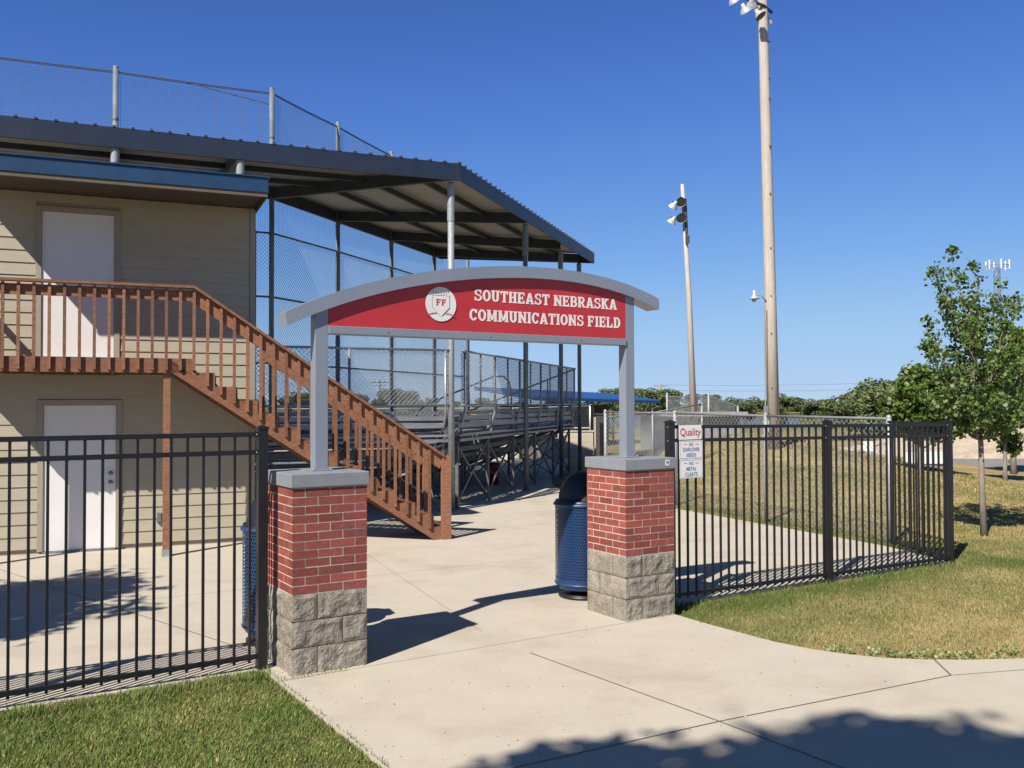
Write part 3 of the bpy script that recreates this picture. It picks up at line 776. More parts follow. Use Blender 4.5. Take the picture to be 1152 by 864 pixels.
for i in range(1,14):
    m = MB(); zt = ZD-RISE*i; u0 = UE+RUN*(i-1)
    m.box(u0-.02,NR-.0,zt-.037,u0+RUN*.5-.008,FR,zt); m.box(u0+RUN*.5-.002,NR-.0,zt-.037,u0+RUN+.0,FR,zt)
    wood('tread', m, deck, 10+i)
    if i % 1 == 0:
        m = MB(); m.box(u0-.021-.0,NR+.04,zt-.036-RISE*.0,u0-.0205+.019-.0,FR-.041,zt+RISE-.038) if False else m.box(u0+.001,NR+.04,zt+.001,u0+.018,-.511,zt+RISE-.039)
        m.box(u0+.001,-.471,zt+.001,u0+.018,FR-.041,zt+RISE-.039); wood('riser', m, deck, 30+i)
# railings
RT = 3.70
def rail_z(u, off=0):       # top of cap
    return RT - off if u <= 1.91 else RT - off - (u-1.91)*SL
def railing(yp, side, ufrom, uto):
    # pickets on the outer face, rail board inside, cap on top
    yo = yp-.040 if side < 0 else yp+.001
    kink = 1.91
    for (a,b) in ((ufrom,kink),(kink,uto)):
        if b <= a: continue
        if a > kink-.001 and ufrom > kink: a = ufrom
        m = MB(); za, zb = rail_z(a), rail_z(b)
        m.beam((a,yp-.012*-side,za-.019),(b,yp-.012*-side,zb-.019),.125,.036); wood('rail_cap', m, deck, 50)
        m = MB(); m.beam((a,yp+.020,za-.135),(b,yp+.020,zb-.135),.036,.185 if a>=kink else .14); wood('rail_board', m, deck, 51)
    u = uto-.22
    while u > ufrom:
        zt = rail_z(u)-.05
        if u < UE+.05: zb_ = 2.535
        else: zb_ = 2.50-(u-1.63)*SL+.075+.05
        m = MB(); m.box(u-.019,yo,zb_,u+.019,yo+.038,zt); wood('picket', m, deck, int(u*100)%97)
        u -= .1785
railing(NR, -1, UL, 5.52)
railing(FR, 1, 2.93, 5.52)
for yy, side in ((NR,-1),(FR,1)):
    m = MB(); a = 5.50; zt=rail_z(5.5)-.03
    y0 = yy-.045; m.box(a,y0,0,a+.14,y0+.09,zt) if side<0 else m.box(a,y0+.0,0,a+.09,y0+.09,zt)
    wood('newel_post', m, deck, 77)
# side rail at the landing's far left end
m = MB(); m.box(UL,NR+.05,3.664,UL+.09,-.03,RT); wood('rail_cap', m, deck, 78)
y_ = NR+.12
while y_ < -.1:
    m = MB(); m.box(UL-.02,y_,2.54,UL+.018,y_+.038,3.66); wood('picket', m, deck, 79); y_ += .178

# ------------------------------------------------------------------ grandstand canopy
P0 = np.array([-5.44,20.8]); Q1 = np.array([-1.0,17.62]); Q2 = np.array([2.52,28.2]); P3 = np.array([-2.25,29.5])
fl = np.array(fw(-9.0,2.2)); bl_ = P0 + (fl-np.array(fw(6.99,2.2)))*1.0
bl_ = P0 - FU*13.2
ZF, ZB = 6.68, 7.02
can = thing('grandstand_canopy', 'large dark blue metal canopy over the bleachers, on slim steel columns behind the building', 'canopy')
def roofquad(pts, rib_dir_pairs):
    # pts: front a, front b, back b, back a (with z)
    m = MB(); a,b,c,d = [Vector((*p[0],p[1])) for p in pts]; dn = Vector((0,0,-.03))
    m.add([a+dn,b+dn,c+dn,d+dn],[(3,2,1,0)] ) ; return m
sheets = [((fl,ZF),(Q1,ZF),(P0,ZB),(bl_,ZB)), ((Q1,ZF),(Q2,ZF),(P3,ZB),(P0,ZB))]
mu = MB(); mt_ = MB()
for k,(a,b,c,d) in enumerate(sheets):
    A,B,C_,D_ = [Vector((float(p[0][0]),float(p[0][1]),p[1])) for p in (a,b,c,d)]
    up = Vector((0,0,.004)); dn = Vector((0,0,-.012))
    mu.add([A+dn,B+dn,C_+dn,D_+dn],[(3,2,1,0)])
    mt_.add([A+up,B+up,C_+up,D_+up],[(0,1,2,3)])
    L1 = (B-A).length; n = int(L1/.29)
    for i in range(n+1):
        t = i/n; p = A.lerp(B,t)
        if k == 0: 
            dirv = Vector((float(FV[0]),float(FV[1]),(ZB-ZF)/4.6)); q_ = p + dirv*4.6
            # stop at the hip line from Q1 to P0
            h0 = Vector((float(Q1[0]),float(Q1[1]))); hd = Vector((float(P0[0]-Q1[0]),float(P0[1]-Q1[1])))
            den = dirv.x*hd.y-dirv.y*hd.x; s = ((h0.x-p.x)*hd.y-(h0.y-p.y)*hd.x)/den
            if 0 < s < 4.6: q_ = p + dirv*s
        else:
            q_ = D_.lerp(C_,t)
        o_ = (p-q_).normalized()*.03
        mt_.beam(p+o_+Vector((0,0,.018)),q_+Vector((0,0,.018)),.05,.03)
mesh('roof_lining', mu, M['roof_sheet'], can); mesh('roof_sheeting', mt_, M['roof_top'], can)
def v3(p,z): return Vector((float(p[0]),float(p[1]),z))
# fascias
for (a,za,b,zb,h) in ((fl,ZF-.165,Q1,ZF-.165,.33),(Q1,ZF-.165,Q2,ZF-.165,.30),(Q2,ZF-.17,P3,ZB-.15,.28)):
    m = MB(); d = (v3(b,zb)-v3(a,za)).normalized(); m.beam(v3(a,za),v3(b,zb)+d*.03,.035,h); mesh('fascia', m, M['canopy_fascia'], can)
m = MB(); m.beam(v3(bl_,ZB-.16),v3(P0,ZB-.16),.06,.28); m.beam(v3(P0,ZB-.16),v3(P3,ZB-.16),.06,.28); mesh('inner_beam', m, M['canopy_beam'], can)
POLES = [(-11.36,18.15),(-8.40,19.42),(-5.44,20.8),(-4.42,23.35),(-3.42,26.1),(-2.44,28.9),(-1.52,31.8)]
COLS = [tuple(fw(-2.2,2.3)),tuple(fw(.88,2.3)),tuple(fw(2.90,2.3)),(-1.175,17.78),(.33,21.95),(1.37,25.7),(2.06,28.1)]
def Cf(u): return np.array(fw(u,2.3))
pairs = [(COLS[0],np.array(COLS[0])+FV*4.5),(COLS[1],np.array(COLS[1])+FV*4.5),(COLS[2],np.array(COLS[2])+FV*4.5)]
rafters = [(Q1,P0),(COLS[4],POLES[3]),(COLS[5],POLES[4]),(COLS[6],POLES[5])]+pairs
for a,b in rafters:
    m = MB(); a=np.array(a);b=np.array(b)
    m.beam(v3(a,ZF-.17),v3(b,ZB-.17),.10,.25); 
    mesh('rafter', m, M['canopy_beam'], can)
for f in (.22,.45,.70):
    for (a,b,c,d) in sheets:
        A = v3(a[0]*(1-f)+d[0]*f, a[1]*(1-f)+d[1]*f-.10); B = v3(b[0]*(1-f)+c[0]*f, b[1]*(1-f)+c[1]*f-.10)
        m = MB(); m.beam(A,B,.07,.11); mesh('purlin', m, M['canopy_beam'], can)
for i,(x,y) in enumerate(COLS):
    lit = i <= 3  # columns under the roof get their shade from the darker steel colour
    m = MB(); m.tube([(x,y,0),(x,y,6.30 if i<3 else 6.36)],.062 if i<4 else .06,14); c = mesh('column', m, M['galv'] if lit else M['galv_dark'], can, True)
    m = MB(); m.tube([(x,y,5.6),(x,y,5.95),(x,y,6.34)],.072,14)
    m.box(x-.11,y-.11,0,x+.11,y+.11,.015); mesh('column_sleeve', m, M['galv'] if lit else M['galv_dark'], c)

# ------------------------------------------------------------------ backstop: poles, rails and netting round the infield
bst = thing('backstop_fence', 'tall backstop netting and chain link on grey steel poles, rising above the canopy', 'backstop')
ZT = 9.18
for i,(x,y) in enumerate(POLES):
    m = MB(); m.tube([(x,y,0),(x,y,ZT+.05)],.058,12); m.lathe([(.06,ZT+.05),(.058,ZT+.08),(0,ZT+.09)],12,x,y)
    for zz in np.arange(.6,9,1.5): m.lathe([(.064,zz),(.066,zz+.01),(.066,zz+.05),(.064,zz+.06)],12,x,y)
    mesh('pole', m, M['galv_dark'] if i not in (1,2,3) else M['galv_dark'], bst, True)  # canopy shade is put into the pole colour
def segs(pts): return list(zip(pts,pts[1:]))
for a,b in segs(POLES):
    for zz in (1.48,3.0,4.5,5.95):
        m = MB(); m.tube([(*a,zz),(*b,zz)],.024,7); mesh('rail', m, M['galv_dark'], bst, True)
m = MB()
for (a,b) in segs(POLES):
    n = 6; pts = []
    for i in range(n+1):
        t=i/n; pts.append((a[0]+(b[0]-a[0])*t,a[1]+(b[1]-a[1])*t,ZT-.03-.10*4*t*(1-t)*.15))
    m.tube(pts,.014,5); m.tube([(p[0],p[1],p[2]-.03) for i,p in enumerate(pts)],.010,4)
mesh('top_cable', m, M['cable'], bst)
m = MB(); m.tube([(*POLES[2][:2],ZT-.3),(POLES[2][0]-1.7,POLES[2][1]-.8,ZT-.05)],.010,5); 
x_,y_ = fw(3.55,6.75); m.tube([(POLES[2][0]-.32,POLES[2][1]-.16,0),(POLES[2][0]-.32,POLES[2][1]-.16,6.0)],.02,6); mesh('guy_cable', m, M['cable'], bst)
def diamonds(m, p, q, z0, z1, pitch, r):
    """chain link: two families of slanting wires between p and q"""
    p = Vector((*p,0)); q = Vector((*q,0)); L_ = (q-p).length; d = (q-p)/L_; H_ = z1-z0
    s = -H_
    while s < L_:
        for sg in (1,-1):
            # wire from (s,z0) going up at 45 degrees
            a, b = s, s+H_; za, zb = 0., H_
            if a < 0: za = -a; a = 0
            if b > L_: zb = H_-(b-L_); b = L_
            if b <= a: continue
            if sg == 1: m.wire(p+d*a+Vector((0,0,z0+za)), p+d*b+Vector((0,0,z0+zb)), r)
            else: m.wire(p+d*a+Vector((0,0,z1-za)), p+d*b+Vector((0,0,z1-zb)), r)
        s += pitch
m = MB()
for a,b in segs(POLES): diamonds(m, a, b, .05, 3.0, .09, .0050)
mesh('chain_link', m, M['netwire'], bst)
m = MB()
for a,b in segs(POLES): diamonds(m, a, b, 3.0, 5.95, .09, .0046)
mesh('chain_link', m, M['netwire'], bst)
m = MB()
for a,b in segs(POLES):
    L_ = math.dist(a,b); n = int(L_/.05)
    for i in range(n):
        t = i/n; x=a[0]+(b[0]-a[0])*t; y=a[1]+(b[1]-a[1])*t; m.wire((x,y,5.95),(x,y,ZT-.1),.0026)
    for i in range(int((ZT-.1-5.95)/.05)): zz = 5.97+i*.05; m.wire((*a,zz),(*b,zz),.0026)
mesh('netting', m, M['net'], bst)

# ------------------------------------------------------------------ bleachers
def bleacher(label, loc, rz, x0, x1, end_rail):
    t = thing('bleacher', label, 'bleacher', loc, rz, 'aluminium bleachers under the canopy')
    sgn = 1 if x1 > 0 else -1
    def lim(ty):           # mitre towards the corner between the two stands
        k = .466*ty + .06
        return (max(x0,k),x1) if sgn > 0 else (x0,min(x1,-k))
    for i in range(5):
        ty = .22+.62*i; z = 1.92-.27*i; a,b = lim(ty)
        m = MB(); m.box(a,ty,z-.045,b,ty+.25,z); m.box(a,ty+.0,z-.07,b,ty+.012,z-.0452); mesh('seat_plank', m, M['alum'], t)
        a,b = lim(ty+.3)
        m = MB(); m.box(a,ty+.28,z-.46,b,ty+.50,z-.42); m.box(a,ty+.505,z-.46,b,ty+.72,z-.42); mesh('foot_plank', m, M['alum'], t)
        m = MB(); a,b = lim(ty); m.box(a,ty+.255,z-.38,b,ty+.27,z-.28); m.box(a,ty+.262,z-.22,b,ty+.277,z-.12); mesh('riser_plank', m, M['alum_dark'], t)
    # two back planks below the top seat
    a,b = lim(0)
    m = MB(); m.box(a,.03,1.60,b,.05,1.70); m.box(a,.035,1.745,b,.055,1.83); m.box(a,.0,1.43,b,.24,1.47); m.box(a,.0,1.33,b,.02,1.385); mesh('back_plank', m, M['alum'], t)
    for k,(ty,z) in enumerate(((.5,1.16),(1.1,.92),(1.75,.70))):
        a,b = lim(ty); m = MB(); m.box(a,ty,z-.10,b,ty+.04,z); mesh('stringer_rail', m, M['alum_dark'], t)
    # front walkway
    a,b = lim(3.6); m = MB()
    for k in range(4): m.box(a,3.35+.26*k,.70,b,3.35+.26*k+.25,.74)
    m.box(a,3.34,.55,b,3.36,.70); mesh('walkway', m, M['alum_dark'], t)
    n = max(2,int(round((x1-x0)/1.83))); xsf = [x0+.15+(x1-x0-.3)*i/n for i in range(n+1)]
    for x in xsf:
        m = MB()
        for ty,zt in ((.12,1.42),(1.4,.95),(2.7,.45)):
            if (sgn>0 and x < .466*ty) or (sgn<0 and x > -.466*ty): continue
            m.beam((x,ty,0),(x,ty,zt),.06,.06)
            m.box(x-.08,ty-.08,0,x+.08,ty+.08,.012)
        m.beam((x,.02,1.40),(x,3.3,.10),.05,.10) if True else None
        m.beam((x,.12,.1),(x,1.4,.9),.035,.035); m.beam((x+.04,.12,1.2),(x+.04,1.4,.1),.035,.035)
        m.beam((x,.0,1.40),(x,.62,1.40),.05,.07); m.beam((x+.045,.05,1.40),(x+.045,.05,1.88),.04,.05)
        mesh('support_frame', m, M['alum_dark'], t)
    for i,(a,b) in enumerate(zip(xsf,xsf[1:])):
        m = MB(); m.beam((a,.12,.12),(b,.12,1.30),.03,.04); m.beam((a,.16,1.30),(b,.16,.12),.03,.04)
        mesh('cross_brace', m, M['alum_dark'], t)
        if (a if sgn>0 else -b) > 1.4:
            m = MB(); m.beam((a,2.7,.08),(b,2.7,.42),.03,.035); mesh('front_brace', m, M['alum_dark'], t)
    # guard along the back with bent posts
    gy = -.05
    for z in (3.10,2.04):
        m = MB(); m.tube([(x0,gy,z),(x1,gy,z)],.024,8); mesh('guard_rail', m, M['galv'] if sgn<0 else M['alum'], t, True)
    for i,x in enumerate(xsf):
        m = MB(); m.tube([(x,.50,1.33),(x,.22,1.47),(x,.03,1.64),(x,gy,1.90),(x,gy,3.10)],.026,8); mesh('guard_post', m, M['alum'], t, True)
        if sgn > 0 and i+1 < len(xsf):
            xm = (x+xsf[i+1])/2
            m = MB(); m.tube([(xm,gy,2.04),(xm,gy,3.10)],.02,8); mesh('guard_post', m, M['galv'], t, True)
    m = MB(); diamonds(m,(x0,gy+.03),(x1,gy+.03),2.04,3.10,.09,.0052); mesh('chain_link', m, M['wire'], t)
    # aisle hand rail, an upturned hoop
    xa = (x0+x1)/2 if sgn>0 else x1-2.6
    m = MB(); m.tube([(xa,3.0,.8),(xa,3.0,1.7),(xa,2.85,1.95),(xa,2.6,2.1),(xa,.9,2.75),(xa,.65,2.75),(xa,.5,2.6),(xa,.45,2.3),(xa,.45,1.5)],.022,8); mesh('aisle_rail', m, M['galv'], t, True)
    if end_rail:
        x = x1-.02
        m = MB(); m.tube([(x,gy,3.10),(x,3.3,1.85),(x,3.3,.75)],.024,8); m.tube([(x,gy,2.04),(x,3.3,.80)],.02,8)
        for ty in (.8,1.6,2.4): m.tube([(x,ty,2.0-.38*ty+.05),(x,ty,3.08-.372*ty)],.02,8)
        mesh('end_rail', m, M['galv_dark'], t, True)
    return t
BC = (-1.05,17.86)
bleacher('bleacher with its back to the staircase, left of the canopy corner column', (*BC,0), FA, -13.5, -.12, False)
bleacher('bleacher on cross braced legs running away to the right under the canopy', (*BC,0), math.atan2(.957,.289), .12, 10.0, True)

# red bin under the stands
t = thing('storage_bin','small red plastic bin in the shade under the right hand bleacher','bin',(-.50,23.6,0),0)
m = MB(); m.lathe([(0,0),(.15,0),(.19,.48),(.20,.50),(.18,.50)],16); mesh('body', m, M['redplastic'], t, True)
m = MB(); m.lathe([(.205,.50),(.21,.53),(.1,.57),(0,.58)],16); mesh('lid', m, M['dark_plastic'], t, True)

# ------------------------------------------------------------------ chain link fence at the right
def chain_fence(name,label,pts,h,pitch,r,rail_r=.021,post_r=.03,mat=None,dense=None,drop=0,group=None,zb=0,topmat=None,bands=True,bottom=True):
    t = thing(name,label,'fence',(0,0,0),0,group); mat = mat or M['galv']
    zs = [zb + float(mound_h(np.array(p[0]),np.array(p[1]))) - .02 for p in pts]
    for p,z in zip(pts,zs):
        m = MB(); m.tube([(*p,z-.05),(*p,z+h+.03)],post_r,10); m.lathe([(post_r+.004,z+h+.02),(post_r*.9,z+h+.05),(0,z+h+.06)],10,*p)
        mesh('post', m, mat, t, True)
    for (p,q),(z0,z1) in zip(segs(pts),segs(zs)):
        m = MB(); m.tube([(*p,z0+h),(*q,z1+h)],rail_r,8); 
        mesh('top_rail', m, topmat or mat, t, True)
    m = MB()
    for (p,q),(z0,z1) in zip(segs(pts),segs(zs)):
        diamonds(m,p,q,min(z0,z1)+.03,min(z0,z1)+h+.025,pitch,r)
    mesh('chain_link', m, M['wire'], t)
    return t
dx_, dy_ = (CH0[0]-CH2[0]), (CH0[1]-CH2[1])
cpts = [CH0] + [(CH0[0]-dx_*k/3, CH0[1]-dy_*k/3) for k in (1,2,3)]
chain_fence('chain_link_fence','galvanised chain link fence along the dry grass behind the black picket fence',cpts,1.84,.10,.0040,post_r=.037,topmat=M['rail_grey'])
# second run closing towards the shed
chain_fence('chain_link_fence','chain link fence crossing beyond the far brick pillar, in front of the grey shed',[(2.3,24.5),(3.9,25.6),(5.5,26.7)],1.62,.10,.0050,topmat=M['rail_grey'])

# dark box post and retaining wall behind
t = thing('utility_cabinet','tall dark brown cabinet between the concrete wall and the chain link end post','cabinet',(2.12,22.0,0),.3)
m = MB(); m.box(-.10,-.09,0,.12,.09,1.80); mesh('body', m, M['dark_brown'], t, bevel=.01)
m = MB(); m.box(-.12,-.11,1.80,.14,.11,1.83); mesh('lid', m, M['dark_brown'], t)
m = MB(); m.box(-.07,-.097,.2,.09,-.0905,1.6); mesh('door', m, M['dark_plastic'], t)
t = thing('concrete_wall','low cream concrete block wall with slanting buttresses beyond the right hand bleacher','wall',(0,0,0),0)
m = MB(); wl=[]
for i in range(12):
    x0=-9+i*1.005
    for k in range(5): m.box(x0,34.8,k*.2,x0+1.0,35.0,k*.2+.196)
mesh('blockwork', m, M['wallconc'], t)
m = MB(); m.box(-9.02,34.77,1.0,3.09,35.03,1.05); mesh('coping', m, M['wallconc'], t)
for bx in (-2.2,-.3,1.75):
    m = MB(); m.add([(bx,34.79,0),(bx+.12,34.79,0),(bx+.12,34.79,1.0),(bx,34.79,1.0),(bx,34.15,0),(bx+.12,34.15,0),(bx,34.62,1.0),(bx+.12,34.62,1.0)],[(0,1,5,4),(4,5,7,6),(1,2,7,5),(3,0,4,6),(2,3,6,7),(0,3,2,1)])
    mesh('buttress', m, M['wallconc'], t)
m = MB(); m.box(3.1,34.7,0,3.35,35.1,1.55); mesh('end_pier', m, M['wallconc'], t)
chain_fence('chain_link_fence','pale pipe and mesh fence standing on the concrete wall',[(-9,34.9),(-6,34.9),(-3,34.9),(0,34.9),(2.95,34.9)],.85,.12,.003,zb=1.07)
t = bpy.data.objects.get('chain_link_fence.002')
if t:
    m = MB(); m.tube([(-9,34.9,1.14),(2.95,34.9,1.14)],.03,8); mesh('bottom_rail', m, M['white'], t, True)
    m = MB(); m.tube([(2.95,34.86,1.05),(2.95,34.86,1.95)],.03,8); mesh('end_post', m, M['white'], t, True)

# outfield fence with yellow cap
t = thing('outfield_fence','distant dark outfield fence with a yellow top cap','fence',(0,88,0),.06)
m = MB()
for i in range(30): m.box(-62+i*3,-.03,-.05,-62+i*3+2.98,.03,1.02)
mesh('panel', m, M['net'], t)
m = MB(); m.tube([(-62,0,1.08),(28,0,1.08)],.08,8); mesh('cap', m, M['yellow'], t, True)

# dugout with blue roof
t = thing('dugout','long low dugout with a bright blue metal roof beyond the bleachers','dugout',(0,0,0),0)
DA = np.array([.55,41.85]); DBv = np.array([7.55,49.5])
dd = (DBv-DA)/np.linalg.norm(DBv-DA); dn_ = np.array([-dd[1],dd[0]])
m = MB(); a=DA;b=DBv
vs=[]
for (p,z) in ((a,2.36),(b,2.20)): vs.append(v3(p-dn_*.5,z))
for (p,z) in ((b,2.62),(a,2.86)): vs.append(v3(p+dn_*3.2,z))
vs += [v+Vector((0,0,-.13)) for v in vs]
m.add(vs,[(0,1,2,3),(7,6,5,4),(0,4,5,1),(1,5,6,2),(2,6,7,3),(3,7,4,0)])
L_=float(np.linalg.norm(DBv-DA)); n=26
for i in range(n+1):
    f=i/n; p=a+(b-a)*f; m.beam(v3(p-dn_*.5,2.37+(2.21-2.37)*f+.02),v3(p+dn_*3.2,2.87+(2.63-2.87)*f+.02),.05,.04)
mesh('roof', m, M['dugout_roof'], t)
m = MB()
for i in range(7):
    f=i/6; p=a+(b-a)*f*.97+dd*.1; m.tube([v3(p,0),v3(p,2.25)],.05,8)
mesh('posts', m, M['galv_dark'], t)
m = MB(); m.beam(v3(a+dn_*3,1.0),v3(b+dn_*3,1.0),.15,2.0); m.beam(v3(a+dn_*1.5,1.0),v3(a+dn_*3,1.0),.15,2.0); mesh('back_wall', m, M['dark_brown'], t)
m = MB(); m.beam(v3(a+dn_*2.3,.45),v3(b+dn_*2.3,.45),.35,.06); mesh('bench', m, M['wood'], t); facecols(bpy.context.scene.objects['bench'],[(1,1,1,1)]*len(m.f))

# low grey shed
sx0, sx1, sy0, sy1 = 5.15, 8.15, 33.0, 37.0
t = thing('storage_shed','low grey corrugated metal shed with flat pale roof behind the dry mound','shed',(0,0,0),0)
m = MB(); nst=60; vs=[];
m.box(sx0,sy0,-.05,sx1,sy1,1.62)
for i in range(30): 
    x=sx0+.03+i*(sx1-sx0-.08)/29; m.box(x,sy0-.025,0,x+.045,sy0-.0005,1.62)
mesh('wall', m, M['shed'], t)
m = MB(); m.box(sx0-.35,sy0-.35,1.63,sx1+.2,sy1+.2,1.70); m.box(sx0-.36,sy0-.37,1.60,sx1+.21,sy0-.351,1.76); mesh('roof', m, M['galv'], t)
m = MB(); m.box(sx0+.4,sy0-.05,.1,sx0+1.2,sy0-.026,1.5); mesh('door', m, M['shed'], t)

# netted enclosure farther off
t = thing('batting_cage','distant grey netted batting cage with pale posts, above the grey shed roof','batting cage',(0,0,0),0)
cz=0
for x,h in ((10.1,2.75),(12.8,2.8),(14.7,1.9)):
    m = MB(); m.tube([(x,60,0),(x,60,h)],.07,8); mesh('post', m, M['galv'], t, True)
m = MB()
for i in range(64):
    x=10.1+i*.07; h=2.5 if x<13 else 2.5-(x-13)*.38; m.wire((x,60,0),(x,60,h),.009)
for i in range(30):
    z=.1+i*.08; m.wire((10.1,60,z),(13+min(1.6,max(0,(2.5-z)/.38)),60,z),.007)
mesh('netting', m, M['galv'], t)
m = MB(); m.tube([(10.1,60,2.5),(13,60,2.5),(14.7,60,1.86)],.035,6); mesh('top_pipe', m, M['galv_dark'], t)
m = MB()
m.add([(13.1,60.5,2.35),(14.6,60.5,1.9),(14.6,60.5,1.45),(13.7,60.5,1.75),(13.1,60.9,2.35),(14.6,60.9,1.9),(14.6,60.9,1.45),(13.7,60.9,1.75)],[(0,1,2,3),(7,6,5,4),(0,4,5,1),(1,5,6,2),(2,6,7,3),(3,7,4,0)]); mesh('tarpaulin', m, M['dark_plastic'], t)

# ------------------------------------------------------------------ light poles
def floodlight(parent, x, y, z, dirx, diry, s=1):
    """bell shaped sports lamp hanging from a bracket, opening towards (dirx,diry,down)"""
    d = Vector((dirx,diry,-.75)).normalized(); c = Vector((x,y,z))
    m = MB(); prof=[(.0,-.30),(.08,-.30),(.10,-.16),(.20,-.05),(.27,.10)]
    q = d.to_track_quat('Z','Y').to_matrix()
    n=18; vs=[]; fs=[]
    for r,h in prof:
        for k in range(n):
            a=2*math.pi*k/n; vs.append(c+q@Vector((r*s*math.cos(a),r*s*math.sin(a),h*s)))
    for i in range(len(prof)-1):
        for k in range(n): fs.append((i*n+k,i*n+(k+1)%n,(i+1)*n+(k+1)%n,(i+1)*n+k))
    m.add(vs,fs); lamp = mesh('floodlight', m, M['lamp_metal'], parent, True)
    m = MB(); m.add([c+q@Vector((.262*s*math.cos(2*math.pi*k/n),.262*s*math.sin(2*math.pi*k/n),.085*s)) for k in range(n)],[tuple(range(n))]); 
    mesh('lens', m, M['lamp_dark'], lamp)
    m = MB(); m.lathe([(0,0),(.07*s,0),(.07*s,.22*s),(0,.22*s)],10,x,y); m.v=[(v[0],v[1],v[2]+z+.02) for v in m.v]; mesh('ballast', m, M['lamp_dark'], lamp)
zp = float(mound_h(np.array(7.67),np.array(27.)))-.1
lp = thing('light_pole','tall pale wooden light pole standing on the dry mound, its floodlights at the top edge','light pole',(0,0,0),0,'wooden light poles')
m = MB(); m.tube([(7.67,27,zp),(7.60,27,5),(7.45,27,13.9),(7.43,27,15.6)],[.185,.17,.14,.135],16); mesh('shaft', m, M['pale_pole'], lp, True)
m = MB(); m.tube([(6.45,26.6,14.02),(7.45,26.85,13.75),(7.75,27.1,13.65)],.045,8); m.tube([(6.2,26.6,15.15),(7.45,26.85,15.1),(8.7,27.1,15.05)],.05,8); m.tube([(6.75,26.75,14.6),(7.25,26.8,13.55)],.025,6); mesh('crossarm', m, M['lamp_dark'], lp, True)
for (x,y,z,dx,dy) in ((6.48,26.55,13.78,.5,.35),(6.80,26.5,13.48,.5,.35),(7.22,26.5,13.34,.45,-.25),(7.05,26.75,13.75,.2,.9),(7.62,27.2,13.45,.3,.8),(6.3,26.6,15.1,-.2,-.8),(7.9,27,15.1,.5,-.3)):
    floodlight(lp,x,y,z,dx,dy,.64)
m = MB(); 
for z in (2.5,4.1,5.2,6.6,8.2,9.6,11.0,11.6,12.7): m.tube([(7.62,26.9,z),(7.56,26.80,z)],.018,6)
mesh('step_bolts', m, M['lamp_dark'], lp)
m = MB(); pts=[(7.45,26.9,5.05),(7.30,26.9,5.22),(7.18,26.9,5.25),(7.10,26.9,5.2)]; m.tube(pts,.018,6); arm=mesh('lamp_arm', m, M['galv'], lp, True)
m = MB(); m.lathe([(0,5.37),(.04,5.37),(.05,5.28),(.055,5.2),(.15,5.14),(.155,5.11),(.07,5.10),(.06,5.04),(0,5.02)],14,7.10,26.9); mesh('yard_lamp', m, M['lamp_metal'], arm, True)
m = MB(); m.box(7.27,26.6,1.22,7.42,26.75,1.56); mesh('meter_box', m, M['lamp_metal'], lp, bevel=.01)
m = MB(); m.box(7.29,26.62,1.66,7.40,26.75,1.98); mesh('switch_box', m, M['rail_grey'], lp, bevel=.01)
m = MB(); m.tube([(7.34,26.7,.6),(7.34,26.7,5.0)],.015,8); mesh('conduit', m, M['galv'], lp)
lp2 = thing('light_pole','farther slim wooden light pole with two pairs of floodlights, left of the tall one','light pole',(0,0,0),0,'wooden light poles')
m = MB(); m.tube([(8.33,42,-.1),(8.1,42,7),(7.83,42,12.1)],[.16,.12,.08],14); mesh('shaft', m, M['pale_pole'], lp2, True)
m = MB(); m.tube([(7.15,41.8,11.15),(7.95,41.85,11.25)],.04,6); m.tube([(7.1,41.8,10.45),(7.95,41.85,10.5)],.04,6); m.tube([(7.93,41.86,11.4),(7.99,41.86,9.8)],.07,8); mesh('crossarm', m, M['lamp_dark'], lp2)
for (x,z,dx,dy) in ((7.35,11.02,-.5,.5),(7.70,11.22,-.15,-1.2),(7.28,10.32,-.5,.3),(7.70,10.48,-.15,-1.2)): floodlight(lp2,x,41.6,z,dx,dy,.85)
m = MB(); m.box(7.93,41.7,9.35,8.09,41.86,9.7); mesh('junction_box', m, M['lamp_dark'], lp2)

def upole(label,x,y,h,arm=1.2,r=.16,mat='pale_pole'):
    t = thing('utility_pole',label,'utility pole',(x,y,0),0,'utility poles')
    m = MB(); m.tube([(0,0,-.1),(0,0,h)],[r,r*.7],10); mesh('shaft', m, M[mat], t, True)
    if arm:
        m = MB(); m.beam((-arm,0,h-.5),(arm,0,h-.5),.14,.16); m.beam((-arm*.7,0,h-1.1),(arm*.7,0,h-1.1),.12,.12); mesh('crossarm', m, M[mat], t)
        m = MB()
        for xx in (-arm,-arm*.5,arm*.5,arm): m.tube([(xx,0,h-.4),(xx,0,h-.2)],.06,6)
        mesh('insulators', m, M['lamp_dark'], t)
    return t
upole('distant utility pole with crossarm left of the slimmer light pole',31.5,195,6.2,1.3,.24,'bark')
upole('distant utility pole seen through the left bleacher mesh',-28,195,7.2,2.0,.25,'lamp_dark')
upole('pale pole at the right edge behind the dirt pile',23.3,42.5,3.6,0,.10)
for k,(z0,z1) in enumerate(((6.0,6.6),(4.9,5.5))):
    m = MB(); m.tube([(31.5+(90-31.5)*i/12,195-75*i/12,z0+(z1-z0)*i/12-.9*4*(i/12)*(1-i/12)) for i in range(13)],.02,4)
    o = mesh('power_line', m, M['cable']); tag(o, ('upper' if k==0 else 'lower')+' thin power line crossing in front of the far trees','cable','power lines')

